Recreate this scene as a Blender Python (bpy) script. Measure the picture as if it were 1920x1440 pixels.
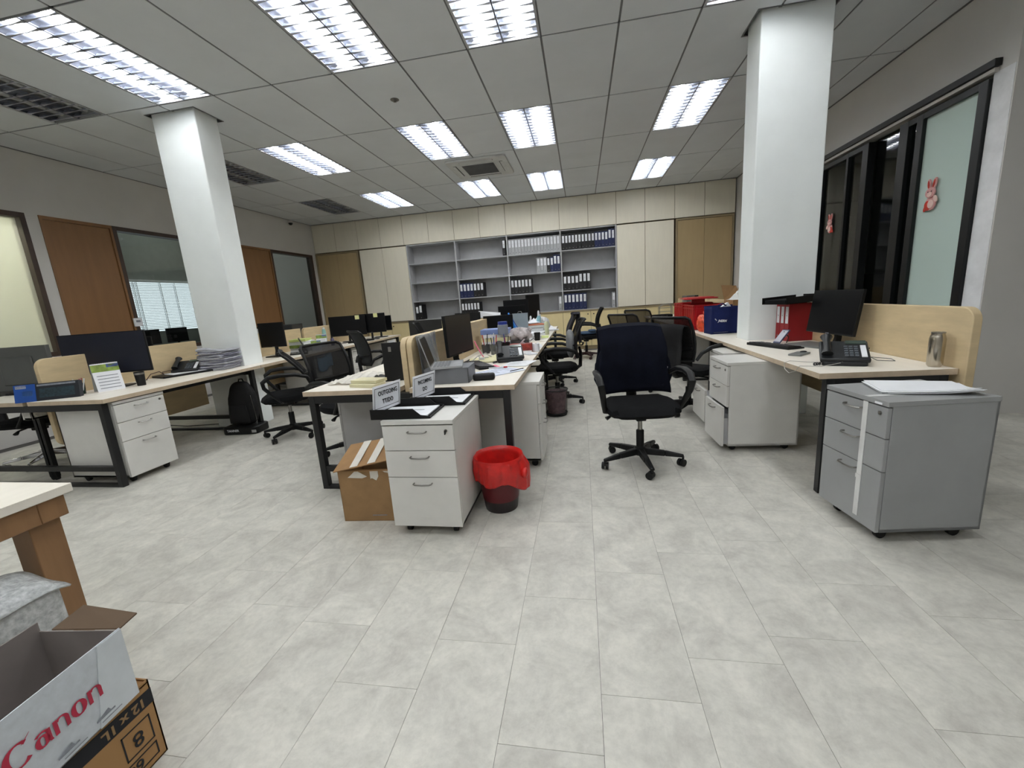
import bpy, bmesh, math, random
from mathutils import Vector, Matrix, Euler
random.seed(7)
PI = math.pi
D = bpy.data
for o in list(D.objects): D.objects.remove(o)
SC = bpy.context.scene
COL = SC.collection
# ------------------------------------------------------------------ camera
CAMZ = 1.234
cam = D.objects.new('camera', D.cameras.new('camera'))
COL.objects.link(cam)
SC.camera = cam
yaw, pitch, roll = -0.1759984, -0.1992656, -0.0714963
fv = Vector((math.sin(yaw)*math.cos(pitch), math.cos(yaw)*math.cos(pitch), math.sin(pitch)))
rv = Vector((math.cos(yaw), -math.sin(yaw), 0)); uv = rv.cross(fv)
r2 = math.cos(roll)*rv + math.sin(roll)*uv; u2 = -math.sin(roll)*rv + math.cos(roll)*uv
m = Matrix((r2, u2, -fv)).transposed().to_4x4(); m.translation = (0, 0, CAMZ)
cam.matrix_world = m
cam.data.sensor_width = 36; cam.data.lens = 777.019/1920*36
cam.data.clip_start = 0.05; cam.data.clip_end = 100
# ------------------------------------------------------------------ world, exposure
W = D.worlds.new('overcast_sky'); SC.world = W; W.use_nodes = True
W.node_tree.nodes['Background'].inputs[0].default_value = (0.86, 0.93, 1.0, 1)
W.node_tree.nodes['Background'].inputs[1].default_value = 0.75
vs = SC.view_settings
vs.view_transform = 'Standard'; vs.look = 'None'; vs.gamma = 1; vs.use_curve_mapping = False
vs.exposure = 0.93
TUBE = 21.8            # emission of the fluorescent tubes
# ------------------------------------------------------------------ materials
def lin(c):
    return tuple(((v/255)/12.92 if v/255 <= .04045 else ((v/255+.055)/1.055)**2.4) for v in c)
MC = {}
def M(name, col=None, rough=.5, metal=0., var=.05, scale=6., bump=0., bscale=60., stretch=None, alpha=1., emit=0., spec=.5, dirt=0.):
    if name in MC: return MC[name]
    m = D.materials.new(name); m.use_nodes = True; MC[name] = m
    nt = m.node_tree; N = nt.nodes; L = nt.links; b = N['Principled BSDF']
    c = lin(col)
    b.inputs['Roughness'].default_value = rough; b.inputs['Metallic'].default_value = metal
    b.inputs['Specular IOR Level'].default_value = spec
    tc = N.new('ShaderNodeTexCoord'); oi = N.new('ShaderNodeObjectInfo')
    ad = N.new('ShaderNodeVectorMath'); ad.operation = 'ADD'
    L.new(tc.outputs['Object'], ad.inputs[0])
    mu = N.new('ShaderNodeVectorMath'); mu.operation = 'SCALE'; mu.inputs[0].default_value = (13, 7, 5)
    L.new(oi.outputs['Random'], mu.inputs['Scale']); L.new(mu.outputs[0], ad.inputs[1])
    vec = ad.outputs[0]
    if stretch:
        mp = N.new('ShaderNodeMapping'); mp.inputs['Scale'].default_value = stretch
        L.new(vec, mp.inputs[0]); vec = mp.outputs[0]
    nz = N.new('ShaderNodeTexNoise'); nz.inputs['Scale'].default_value = scale; nz.inputs['Detail'].default_value = 5
    nz.inputs['Roughness'].default_value = .6
    L.new(vec, nz.inputs['Vector'])
    cr = N.new('ShaderNodeValToRGB')
    cr.color_ramp.elements[0].position = .3; cr.color_ramp.elements[1].position = .7
    lo = [max(0, x*(1-2*var)) for x in c]; hi = [min(1, x*(1+2*var)) for x in c]
    cr.color_ramp.elements[0].color = (*lo, 1); cr.color_ramp.elements[1].color = (*hi, 1)
    L.new(nz.outputs[0], cr.inputs[0]); L.new(cr.outputs[0], b.inputs['Base Color'])
    if bump:
        n2 = N.new('ShaderNodeTexNoise'); n2.inputs['Scale'].default_value = bscale; n2.inputs['Detail'].default_value = 3
        L.new(vec, n2.inputs['Vector'])
        bp = N.new('ShaderNodeBump'); bp.inputs['Strength'].default_value = bump; bp.inputs['Distance'].default_value = .004
        L.new(n2.outputs[0], bp.inputs['Height']); L.new(bp.outputs[0], b.inputs['Normal'])
    if alpha < 1: b.inputs['Alpha'].default_value = alpha
    if emit:
        b.inputs['Emission Color'].default_value = (*c, 1); b.inputs['Emission Strength'].default_value = emit
    return m
def glass(name, tint=(.8, .85, .84), gloss=.12, body=None, bodymix=0., tlm=.15):
    if name in MC: return MC[name]
    m = D.materials.new(name); m.use_nodes = True; MC[name] = m
    nt = m.node_tree; N = nt.nodes; L = nt.links; N.clear()
    out = N.new('ShaderNodeOutputMaterial')
    tr = N.new('ShaderNodeBsdfTransparent'); tr.inputs[0].default_value = (*tint, 1)
    gl = N.new('ShaderNodeBsdfGlossy'); gl.inputs['Roughness'].default_value = .03
    fr = N.new('ShaderNodeFresnel'); fr.inputs[0].default_value = 1.5
    geo = N.new('ShaderNodeNewGeometry'); inv = N.new('ShaderNodeMath'); inv.operation = 'SUBTRACT'; inv.inputs[0].default_value = 1; L.new(geo.outputs['Backfacing'], inv.inputs[1])
    ml = N.new('ShaderNodeMath'); ml.operation = 'MULTIPLY'; L.new(fr.outputs[0], ml.inputs[0]); L.new(inv.outputs[0], ml.inputs[1])
    mx = N.new('ShaderNodeMixShader'); L.new(ml.outputs[0], mx.inputs[0]); L.new(tr.outputs[0], mx.inputs[1]); L.new(gl.outputs[0], mx.inputs[2])
    last = mx
    if body:
        df = N.new('ShaderNodeBsdfDiffuse'); df.inputs[0].default_value = (*lin(body), 1)
        tl = N.new('ShaderNodeBsdfTranslucent'); tl.inputs[0].default_value = (*lin(body), 1)
        nz = N.new('ShaderNodeTexNoise'); nz.inputs['Scale'].default_value = 3
        hm = N.new('ShaderNodeMixShader'); hm.inputs[0].default_value = tlm; L.new(df.outputs[0], hm.inputs[1]); L.new(tl.outputs[0], hm.inputs[2])
        m2 = N.new('ShaderNodeMixShader'); m2.inputs[0].default_value = bodymix
        L.new(mx.outputs[0], m2.inputs[1]); L.new(hm.outputs[0], m2.inputs[2]); last = m2
    L.new(last.outputs[0], out.inputs[0])
    return m
def tile_mat():
    m = D.materials.new('vinyl_stone_tile'); m.use_nodes = True
    nt = m.node_tree; N = nt.nodes; L = nt.links; b = N['Principled BSDF']
    geo = N.new('ShaderNodeNewGeometry'); oi = N.new('ShaderNodeObjectInfo')
    a1 = N.new('ShaderNodeMath'); a1.operation = 'ADD'
    L.new(oi.outputs['Random'], a1.inputs[0]); L.new(geo.outputs['Random Per Island'], a1.inputs[1])
    sc = N.new('ShaderNodeVectorMath'); sc.operation = 'SCALE'; sc.inputs[0].default_value = (31, 17, 11); L.new(a1.outputs[0], sc.inputs['Scale'])
    ad = N.new('ShaderNodeVectorMath'); ad.operation = 'ADD'; L.new(geo.outputs['Position'], ad.inputs[0]); L.new(sc.outputs[0], ad.inputs[1])
    n1 = N.new('ShaderNodeTexNoise'); n1.inputs['Scale'].default_value = 5.5; n1.inputs['Detail'].default_value = 9; n1.inputs['Roughness'].default_value = .68; n1.inputs['Distortion'].default_value = .5
    n2 = N.new('ShaderNodeTexNoise'); n2.inputs['Scale'].default_value = 38; n2.inputs['Detail'].default_value = 6; n2.inputs['Roughness'].default_value = .7
    L.new(ad.outputs[0], n1.inputs[0]); L.new(ad.outputs[0], n2.inputs[0])
    r1 = N.new('ShaderNodeValToRGB'); e = r1.color_ramp.elements
    e[0].position = .32; e[0].color = (*lin((184, 181, 173)), 1); e[1].position = .66; e[1].color = (*lin((216, 213, 203)), 1)
    x = e.new(.5); x.color = (*lin((203, 201, 192)), 1)
    L.new(n1.outputs[0], r1.inputs[0])
    r2 = N.new('ShaderNodeValToRGB'); e = r2.color_ramp.elements
    e[0].position = .35; e[0].color = (.86, .86, .86, 1); e[1].position = .6; e[1].color = (1, 1, 1, 1)
    L.new(n2.outputs[0], r2.inputs[0])
    mx = N.new('ShaderNodeMixRGB'); mx.blend_type = 'MULTIPLY'; mx.inputs[0].default_value = .8
    L.new(r1.outputs[0], mx.inputs[1]); L.new(r2.outputs[0], mx.inputs[2]); L.new(mx.outputs[0], b.inputs['Base Color'])
    b.inputs['Roughness'].default_value = .48
    bp = N.new('ShaderNodeBump'); bp.inputs['Strength'].default_value = .15; bp.inputs['Distance'].default_value = .002
    L.new(n2.outputs[0], bp.inputs['Height']); L.new(bp.outputs[0], b.inputs['Normal'])
    return m
WALLW = M('white_painted_wall', (206, 204, 200), .8, var=.015, scale=2, bump=.1, bscale=90)
COLW = M('column_paint', (238, 243, 242), .6, var=.015, scale=3, bump=.25, bscale=12)
CEILT = M('ceiling_board', (206, 210, 213), .9, var=.02, scale=2, bump=.15, bscale=200)
GRID = M('ceiling_grid_metal', (104, 105, 107), .5, var=.02)
BLACKM = M('black_steel', (28, 29, 30), .45, var=.08, spec=.4)
BLKP = M('black_plastic', (18, 19, 20), .45, var=.08, spec=.3)
BLKF = M('black_fabric', (17, 18, 20), .9, var=.15, scale=40, bump=.3, bscale=400, spec=.2)
DARKSC = M('dark_screen', (6, 7, 10), .3, var=.03, spec=.25)
CHROME = M('chrome_metal', (200, 200, 202), .18, 1., var=.02)
STEEL = M('satin_steel', (150, 148, 144), .35, 1., var=.05)
LAM = M('cream_laminate', (236, 230, 218), .42, var=.025, scale=10, stretch=(1, .15, 1))
EDGE = M('beige_edge_band', (194, 176, 152), .5, var=.05, scale=20)
PLY = M('beige_wood_board', (205, 184, 146), .55, var=.05, scale=7, stretch=(.6, .6, 3))
CABD = M('pale_maple_panel', (232, 226, 208), .5, var=.012, scale=5, stretch=(3, 1, .5))
CABL = M('pale_yellow_maple', (224, 207, 158), .5, var=.015, scale=5, stretch=(3, 1, .5))
CABJ = M('cabinet_carcass_tan', (150, 135, 105), .6, var=.04)
TANDOOR = M('tan_veneer_door', (178, 156, 116), .5, var=.02, scale=3, stretch=(4, 4, .5))
BRDOOR = M('brown_wood_door', (132, 94, 56), .5, var=.04, scale=3, stretch=(4, 4, .5))
DKWOOD = M('dark_wood_frame', (62, 46, 36), .5, var=.1)
GREYSH = M('grey_shelf_laminate', (176, 177, 179), .55, var=.03)
PEDW = M('white_cabinet_laminate', (214, 213, 208), .42, var=.02)
PEDG = M('grey_cabinet_laminate', (152, 154, 154), .45, var=.02)
PAPER = M('white_paper', (228, 230, 234), .8, var=.02)
INK = M('black_ink', (30, 32, 38), .8, var=.05)
INKG = M('grey_ink', (130, 134, 142), .8, var=.1, scale=60)
KRAFT = M('brown_cardboard', (158, 122, 82), .8, var=.05, scale=10, bump=.15, bscale=150)
KRAFTD = M('brown_carton_board', (150, 118, 80), .8, var=.06, scale=10, bump=.15, bscale=150)
REDP = M('red_plastic', (176, 20, 28), .35, var=.06)
REDB = M('red_bag_film', (205, 36, 32), .32, var=.1, scale=14, bump=.5, bscale=25)
REDBIND = M('red_binder_board', (150, 22, 30), .5, var=.05)
NAVY = M('navy_cloth', (15, 18, 30), .9, var=.15, scale=8, bump=.4, bscale=25, spec=.15)
NAVYBAG = M('navy_bag_fabric', (24, 34, 82), .8, var=.08, bump=.2, bscale=80, spec=.2)
BLUEBIND = M('navy_binder_board', (22, 34, 78), .5, var=.06)
BLKBIND = M('black_binder_board', (22, 22, 24), .55, var=.06)
GREYBIND = M('grey_binder_board', (168, 170, 172), .5, var=.05)
MESHF = M('black_chair_mesh', (26, 26, 27), .8, alpha=.72, spec=.2)
MESHB = M('brown_chair_mesh', (50, 43, 38), .8, alpha=.6, spec=.2)
# ------------------------------------------------------------------ mesh helpers
class MB:
    def __init__(s): s.v = []; s.f = []; s.mi = []
    def add(s, vs, fs, mi=0):
        n = len(s.v); s.v += [tuple(v) for v in vs]; s.f += [tuple(i+n for i in f) for f in fs]; s.mi += [mi]*len(fs); return s
    def box(s, x0, x1, y0, y1, z0, z1, mi=0, top=None):
        vs = [(x0,y0,z0),(x1,y0,z0),(x1,y1,z0),(x0,y1,z0),(x0,y0,z1),(x1,y0,z1),(x1,y1,z1),(x0,y1,z1)]
        s.add(vs, [(0,3,2,1),(0,1,5,4),(1,2,6,5),(2,3,7,6),(3,0,4,7)], mi); s.add(vs, [(4,5,6,7)], mi if top is None else top); return s
    def hexa(s, p, mi=0):   # 8 free corners, bottom ring then top ring
        return s.add(p, [(0,3,2,1),(0,1,5,4),(1,2,6,5),(2,3,7,6),(3,0,4,7),(4,5,6,7)], mi)
    def prism(s, poly, h0, h1, axis='z', mi=0):
        n = len(poly)
        def P(a, b, h): return {'z': (a, b, h), 'x': (h, a, b), 'y': (a, h, b)}[axis]
        vs = [P(a, b, h0) for a, b in poly]+[P(a, b, h1) for a, b in poly]
        fs = [tuple(range(n))[::-1], tuple(range(n, 2*n))]+[(i, (i+1) % n, n+(i+1) % n, n+i) for i in range(n)]
        return s.add(vs, fs, mi)
    def lathe(s, prof, n=20, c=(0, 0, 0), mi=0, axis='z'):
        k = len(prof); vs = []
        for i in range(n):
            a = 2*PI*i/n
            for r, z in prof:
                p = (r*math.cos(a), r*math.sin(a), z)
                if axis == 'x': p = (p[2], p[0], p[1])
                if axis == 'y': p = (p[0], p[2], p[1])
                vs.append((p[0]+c[0], p[1]+c[1], p[2]+c[2]))
        fs = []
        for i in range(n):
            j = (i+1) % n
            for q in range(k-1): fs.append((i*k+q, j*k+q, j*k+q+1, i*k+q+1))
        fs.append(tuple(i*k for i in range(n))[::-1]); fs.append(tuple(i*k+k-1 for i in range(n)))
        return s.add(vs, fs, mi)
    def cyl(s, r, z0, z1, n=16, c=(0, 0, 0), axis='z', mi=0): return s.lathe([(r, z0), (r, z1)], n, c, mi, axis)
    def tube(s, pts, r, n=8, mi=0, flat=1., closed=False, cap=True):
        pts = [Vector(p) for p in pts]; k = len(pts); vs = []
        rr = r if isinstance(r, (list, tuple)) else [r]*k
        prev = None
        for i, p in enumerate(pts):
            if closed: t = pts[(i+1) % k]-pts[i-1]
            else: t = pts[min(i+1, k-1)]-pts[max(i-1, 0)]
            t.normalize()
            if prev is None:
                a = Vector((0, 0, 1)) if abs(t.z) < .9 else Vector((1, 0, 0))
                u = t.cross(a).normalized()
            else:
                u = (prev-t*prev.dot(t)).normalized()
            prev = u; w = t.cross(u)
            for j in range(n):
                an = 2*PI*j/n; vs.append(p+u*(rr[i]*math.cos(an)*flat)+w*(rr[i]*math.sin(an)))
        fs = []
        for i in range(k if closed else k-1):
            for j in range(n):
                a = i*n+j; b = i*n+(j+1) % n; c = ((i+1) % k)*n+(j+1) % n; d = ((i+1) % k)*n+j
                fs.append((a, b, c, d))
        if not closed and cap: fs.append(tuple(range(n))[::-1]); fs.append(tuple((k-1)*n+j for j in range(n)))
        return s.add(vs, fs, mi)
    def grid(s, fn, nu, nv, mi=0, thick=0.):
        vs = [fn(i/nu, j/nv) for i in range(nu+1) for j in range(nv+1)]
        fs = [(i*(nv+1)+j, (i+1)*(nv+1)+j, (i+1)*(nv+1)+j+1, i*(nv+1)+j+1) for i in range(nu) for j in range(nv)]
        return s.add(vs, fs, mi)
    def build(s, name, mats, parent=None, bev=0., smooth=False, loc=None, rz=0., solid=0., sub=0, seg=2):
        me = D.meshes.new(name); me.from_pydata(s.v, [], s.f); me.update()
        if not isinstance(mats, (list, tuple)): mats = [mats]
        for mm in mats: me.materials.append(mm)
        for p, i in zip(me.polygons, s.mi): p.material_index = i
        bm = bmesh.new(); bm.from_mesh(me); bmesh.ops.recalc_face_normals(bm, faces=bm.faces); bm.to_mesh(me); bm.free()
        o = D.objects.new(name, me); COL.objects.link(o)
        if parent: o.parent = parent
        if loc: o.location = loc
        if rz: o.rotation_euler[2] = rz
        if solid:
            q = o.modifiers.new('solid', 'SOLIDIFY'); q.thickness = solid; q.offset = 0
        if bev:
            q = o.modifiers.new('bevel', 'BEVEL'); q.width = bev; q.segments = seg; q.limit_method = 'ANGLE'; q.angle_limit = .6
        if sub:
            q = o.modifiers.new('sub', 'SUBSURF'); q.levels = sub; q.render_levels = sub
        if smooth or bev or sub:
            for p in me.polygons: p.use_smooth = True
            if not sub:
                try: me.set_sharp_from_angle(angle=.7)
                except Exception: pass
        return o
def tag(o, label=None, cat=None, group=None, kind=None):
    if label: o['label'] = label
    if cat: o['category'] = cat
    if group: o['group'] = group
    if kind: o['kind'] = kind
    return o
def thing(name, label, cat, loc=(0, 0, 0), rz=0., group=None, rot=None):
    o = D.objects.new(name, None); COL.objects.link(o); o.empty_display_size = .05
    o.location = loc; o.rotation_euler = rot if rot else (0, 0, rz)
    return tag(o, label, cat, group)
def dup(o, loc, rz, label, group=None):
    def cp(a, par):
        c = a.copy(); COL.objects.link(c); c.parent = par
        for ch in a.children: cp(ch, c)
        return c
    c = cp(o, None); c.location = loc; c.rotation_euler = (0, 0, rz); c['label'] = label
    if group: c['group'] = group
    elif 'group' in c.keys(): del c['group']
    return c
def text(name, body, size, mt, parent, loc, rot, wx=1., ext=.0006, bold=0., shear=0., align='CENTER'):
    cu = D.curves.new(name, 'FONT'); cu.body = body; cu.size = size; cu.align_x = align; cu.align_y = 'CENTER'
    cu.extrude = ext; cu.offset = bold; cu.shear = shear; cu.resolution_u = 3
    t = D.objects.new(name, cu); COL.objects.link(t)
    bpy.context.view_layer.update()
    me = D.meshes.new_from_object(t.evaluated_get(bpy.context.evaluated_depsgraph_get()))
    D.objects.remove(t); me.materials.clear(); me.materials.append(mt)
    o = D.objects.new(name, me); COL.objects.link(o); o.parent = parent; o.location = loc; o.rotation_euler = rot; o.scale = (wx, 1, 1)
    return o
def structure(name, mb, mt, **k):
    o = mb.build(name, mt, **k)
    if not o.parent: o['kind'] = 'structure'
    return o
def rrect(w, h, r, n=5, cx=0, cy=0, which=(1, 1, 1, 1)):
    pts = []
    for q, (sx, sy, a0) in enumerate(((1, 1, 0), (-1, 1, 90), (-1, -1, 180), (1, -1, 270))):
        x = cx+sx*w/2; y = cy+sy*h/2
        if not which[q]: pts.append((x, y)); continue
        for i in range(n+1):
            a = math.radians(a0+90*i/n); pts.append((x-sx*r+r*math.cos(a), y-sy*r+r*math.sin(a)))
    return pts
# ------------------------------------------------------------------ room shell
CZ = 3.352; XL = -6.43; XR = 3.22; YB = 9.745; YF = -3.2; XE = 6.4; YC = 4.02; YR = 10.1
TZ = .716
TILE = tile_mat()
fl = structure('floor', MB().box(-9.8, XE+.1, YF-.1, YR+.2, -.15, -.004), M('floor_bed', (90, 88, 85), .9))
TW, TL = .29832, .6
tbm = MB().box(-TW/2+.0006, TW/2-.0006, -TL/2+.0006, TL/2-.0006, -.0035, 0)
off = {-3: .461, -2: .069, -1: .322, 0: .503, 1: .067}
cells = []
for k in range(-21, 21):
    x = .0178+(k+.5)*TW
    if x < XL or x > XE: continue
    o_ = off.get(k, (k*k*.37+k*.253) % .6)
    for j in range(-6, 18):
        y = o_+(j-.0)*TL+TL/2
        if y > YR-.3 or y < YF: continue
        if x > XR+.1 and y > YC+.35: continue
        cells.append((x, y))
def vis(c):
    x, y = c
    if y < .9: return 50+abs(x)
    if x < -1.6*y-1 or x > 1.05*y+.3: return 60
    return y+abs(x)*.35
cells.sort(key=vis)
tproto = tbm.build('floor_tile', TILE, parent=fl, bev=.0015, seg=1, loc=(*cells[0], 0))
for c in cells[1:300]:
    t = tproto.copy(); t.location = (*c, 0); COL.objects.link(t)
rest = MB()
for x, y in cells[300:]: rest.box(x-TW/2+.0006, x+TW/2-.0006, y-TL/2+.0006, y+TL/2-.0006, -.0035, 0)
tag(rest.build('floor_tiling', TILE, parent=fl), kind='stuff')
# ceiling of boards in a grid
X0, Y0, DX, DY = -.2517, 3.945, .63, 1.26
ce = structure('ceiling', MB().box(-9.8, XE+.1, YF-.1, YR+.2, CZ+.12, CZ+.2), M('plenum_grey', (120, 120, 120), .9))
LIT = [(i, j) for i in (-6, -3, -1, 2) for j in (-1, 1, 3)] + [(i, j) for i in (-6, -3, -1, 2) for j in (-3, -5)]
DARK = [(-8, -1), (-8, 1), (-8, 3), (-8, -3)]
CAS = (-1.50, 7.03)
def tileobj(x0, x1, y0, y1):
    g = .009
    return MB().box(x0+g, x1-g, y0+g, y1-g, CZ, CZ+.014).build('ceiling_tile', CEILT, parent=ce)
cols_ = [(-4.305, -3.795, 4.103, 4.391), (1.505, 2.039, 4.136, 4.425)]
tp = None
for i in range(-10, 11):
    for j in range(-6, 5):
        x0, x1 = X0+i*DX, X0+(i+1)*DX; y0, y1 = Y0+j*DY, Y0+(j+1)*DY
        x0 = max(x0, XL); x1 = min(x1, XE if y0 < YC-.1 else XR); y0 = max(y0, YF); y1 = min(y1, YB)
        if x1-x0 < .03 or y1-y0 < .03: continue
        if (i, j) in LIT or (i, j) in DARK: continue
        if x1 > XR+.02 and y1 > YC:
            if y0 < YC: y1 = YC
            else: continue
        full = x1-x0 > DX-.001 and y1-y0 > DY-.001
        hole = [c for c in cols_ if c[0] < x1 and c[1] > x0 and c[2] < y1 and c[3] > y0]
        if hole:
            c = hole[0]; a0, a1, b0, b1 = max(c[0]-.03, x0), min(c[1]+.03, x1), max(c[2]-.03, y0), min(c[3]+.03, y1)
            mb = MB(); g = .009
            for q in ((x0+g, x1-g, y0+g, b0), (x0+g, x1-g, b1, y1-g), (x0+g, a0, b0, b1), (a1, x1-g, b0, b1)):
                if q[1]-q[0] > .02 and q[3]-q[2] > .01: mb.box(*q, CZ, CZ+.014)
            mb.build('ceiling_tile', CEILT, parent=ce); continue
        if full:
            if tp is None:
                g = .009; tp = MB().box(g, DX-g, g, DY-g, 0, .014).build('ceiling_tile', CEILT, parent=ce, loc=(x0, y0, CZ))
            else:
                t = tp.copy(); t.location = (x0, y0, CZ); COL.objects.link(t)
        else: tileobj(x0, x1, y0, y1)
for i in range(-9, 11):
    x = X0+i*DX; y1 = YB if x < XR else YC
    MB().box(x-.012, x+.012, YF, y1, CZ+.006, CZ+.02).box(x-.003, x+.003, YF, y1, CZ+.02, CZ+.05).build('grid_bar', GRID, parent=ce)
for j in range(-5, 5):
    y = Y0+j*DY; x1 = XR if y > YC-.1 else XE
    MB().box(XL, x1, y-.012, y+.012, CZ+.006, CZ+.02).build('grid_bar', GRID, parent=ce)
# walls
T = .12
w = structure('wall_back', MB().box(-9.8, XE+T, YR, YR+T, 0, CZ+.15), WALLW)
structure('wall_front', MB().box(XL-T, XE+T, YF-T, YF, 0, CZ+.15), WALLW)
structure('wall_east', MB().box(XE, XE+T, YF, YR, 0, CZ+.15), WALLW)
structure('wall_return', MB().box(XR, XE, YC, YC+T, 0, CZ+.15), WALLW)
# right wall: window opening y 4.20-6.60, z 0-2.72
mb = MB().box(XR, XR+T, 6.60, YR, 0, CZ+.15).box(XR, XR+T, YC+T, 4.205, 0, CZ+.15).box(XR, XR+T, 4.205, 6.60, 2.70, CZ+.15)
structure('wall_right', mb, WALLW)
# left wall openings: window_1 y1.6-4.19, door y4.33-5.12, window_2 5.18-7.25, door 7.3-8.2, window_3 8.22-9.52 ; tops z 2.62
mb = MB().box(XL-T, XL, YF, YR, 2.64, CZ+.15).box(XL-T, XL, YF, 1.4, 0, 2.64).box(XL-T, XL, 1.4, 4.2, 0, .95)
mb.box(XL-T, XL, 4.2, 4.33, 0, 2.64).box(XL-T, XL, 5.2, 7.25, 0, .85).box(XL-T, XL, 8.2, 9.62, 0, .85).box(XL-T, XL, 9.62, YR, 0, 2.64)
structure('wall_left', mb, WALLW)
structure('wall_outer_left', MB().box(-9.72, -9.6, YF, 6.6, 0, CZ+.1).box(-9.72, -9.6, 6.6, YR, 0, 1.1).box(-9.72, -9.6, 6.6, YR, 2.25, CZ+.1).box(-9.72, -9.6, 9.9, YR, 1.1, 2.25), M('dim_grey_wall', (150, 155, 150), .8, var=.03))
structure('wall_corridor', MB().box(-7.8, -7.7, YF, 5.2, 0, CZ+.1).box(-7.7, XL-T, 5.1, 5.2, 0, CZ+.1), M('cream_block_wall', (228, 228, 216), .8, var=.03, bump=.2, bscale=20))
# columns with ceiling edge trim
for n, c in enumerate(cols_):
    k = structure('column_%s' % ('left', 'right')[n], MB().box(c[0], c[1], c[2], c[3], 0, CZ+.12), COLW, bev=.008)
    x0, x1, y0, y1 = c[0]-.03, c[1]+.03, c[2]-.03, c[3]+.03
    mb = MB()
    for q in ((x0-.012, x1+.012, y0-.012, y0), (x0-.012, x1+.012, y1, y1+.012), (x0-.012, x0, y0, y1), (x1, x1+.012, y0, y1)): mb.box(*q, CZ-.004, CZ+.03)
    mb.build('edge_trim', GRID, parent=k)
# perimeter angle
structure('trim_1', MB().box(XL, XL+.02, YF, YB, CZ-.004, CZ+.004).box(XL, XR, YB-.02, YB, CZ-.004, CZ+.004).box(XR-.02, XR, YC, YB, CZ-.004, CZ+.004), GRID)
# ------------------------------------------------------------------ ceiling luminaires
TUBEM = M('glowing_tube', (254, 255, 254), .5, emit=TUBE)
TUBEOFF = M('unlit_tube', (170, 172, 172), .4)
LOUV = M('bright_louvre_metal', (196, 202, 216), .38, .8, var=.03)
REFL = M('side_reflector_metal', (112, 116, 128), .5, .6, var=.03)
LHOUS = M('luminaire_white_enamel', (170, 172, 176), .35, var=.01)
def luminaire(lit):
    t = thing('ceiling_light', '', 'light')
    b = MB(); a, l = DX/2-.01, DY/2-.01
    b.box(-a, a, -l, l, .085, .09); b.box(-a, -a+.004, -l, l, 0, .085); b.box(a-.004, a, -l, l, 0, .085)
    b.box(-a, a, -l, -l+.004, 0, .085); b.box(-a, a, l-.004, l, 0, .085)
    b.box(-a-.006, -a+.012, -l-.006, l+.006, -.002, .002); b.box(a-.012, a+.006, -l-.006, l+.006, -.002, .002)
    b.build('housing', LHOUS, t)
    for sx in (-1, 1):
        c = sx*a/2
        MB().cyl(.019, -l+.035, l-.035, 12, (c, 0, .05), 'y').build('lamp_tube', TUBEM if lit else TUBEOFF, t, smooth=True)
        for q in (-1, 1):   # curved side reflectors
            f = lambda u, v, c=c, q=q: (c+q*(a/2-.004-.05*u*u), -l+.005+v*(2*l-.01), .004+.045*u)
            MB().grid(f, 4, 1).build('side_reflector', REFL, t, solid=.001, smooth=True)
    MB().box(-.006, .006, -l+.004, l-.004, -.001, .03).build('centre_divider', REFL, t)
    n = 14
    bl = None
    for i in range(n):
        for sx in (-1, 1):
            y = -l+(i+.5)*2*l/n; c = sx*a/2; w_ = a/2-.008
            if bl is None:
                bm_ = MB(); st_ = []
                for q in range(9):
                    f = (q-4)/4; b_ = .003+.012*f*f; h_ = .005+.022*f*f; st_ += [(f*w_, -b_, 0), (f*w_, b_, 0), (f*w_, .001, h_), (f*w_, -.001, h_)]
                bm_.add(st_, [(4*q+a, 4*q+(a+1) % 4, 4*q+4+(a+1) % 4, 4*q+4+a) for q in range(8) for a in range(4)]+[(0, 1, 2, 3), (35, 34, 33, 32)])
                bl = bm_.build('louvre_blade', LOUV, t, loc=(c, y, 0))
            else:
                k = bl.copy(); k.location = (c, y, 0); COL.objects.link(k)
    return t
cname = {-6: 'leftmost lit column', -3: 'second column from left', -1: 'third column from left', 2: 'rightmost column', -8: 'unlit far left column'}
rname = {-1: 'nearest row in view', 1: 'middle row', 3: 'far row by the back cupboards', -3: 'row above the camera', -5: 'row behind the camera'}
LP = luminaire(True); LD = luminaire(False)
for n, (i, j) in enumerate(LIT):
    loc = (X0+(i+.5)*DX, Y0+(j+.5)*DY, CZ); lb = 'lit twin-tube louvred ceiling light, %s, %s' % (cname[i], rname[j])
    if n == 0: LP.location = loc; LP['label'] = lb; LP['group'] = 'lit ceiling lights'
    else: dup(LP, loc, 0, lb, 'lit ceiling lights')
for n, (i, j) in enumerate(DARK):
    loc = (X0+(i+.5)*DX, Y0+(j+.5)*DY, CZ); lb = 'switched off louvred ceiling light on the left, %s' % rname[j]
    if n == 0: LD.location = loc; LD['label'] = lb; LD['group'] = 'unlit ceiling lights'
    else: dup(LD, loc, 0, lb, 'unlit ceiling lights')
# added fill lights: one brightens the corridor glass, a weaker one the left room
def fill_lamp(loc, power, label):
    t = thing('fill_light', label, 'light', loc, PI/2)
    MB().box(-.6, .6, -.06, .06, .02, .07).build('housing', LHOUS, t, bev=.005)
    MB().cyl(.016, -.57, .57, 10, (0, 0, 0), 'x').build('lamp_tube', M('fill_tube_%d' % int(power), (255, 254, 248), emit=power), t, smooth=True)
    return t
fill_lamp((-8.2, 8.4, CZ+.05), 30, 'added fill light in the left room behind the brown doors')
fill_lamp((-7.1, 3.2, CZ+.05), 230, 'added fill light in the corridor behind the left glass')
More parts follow.
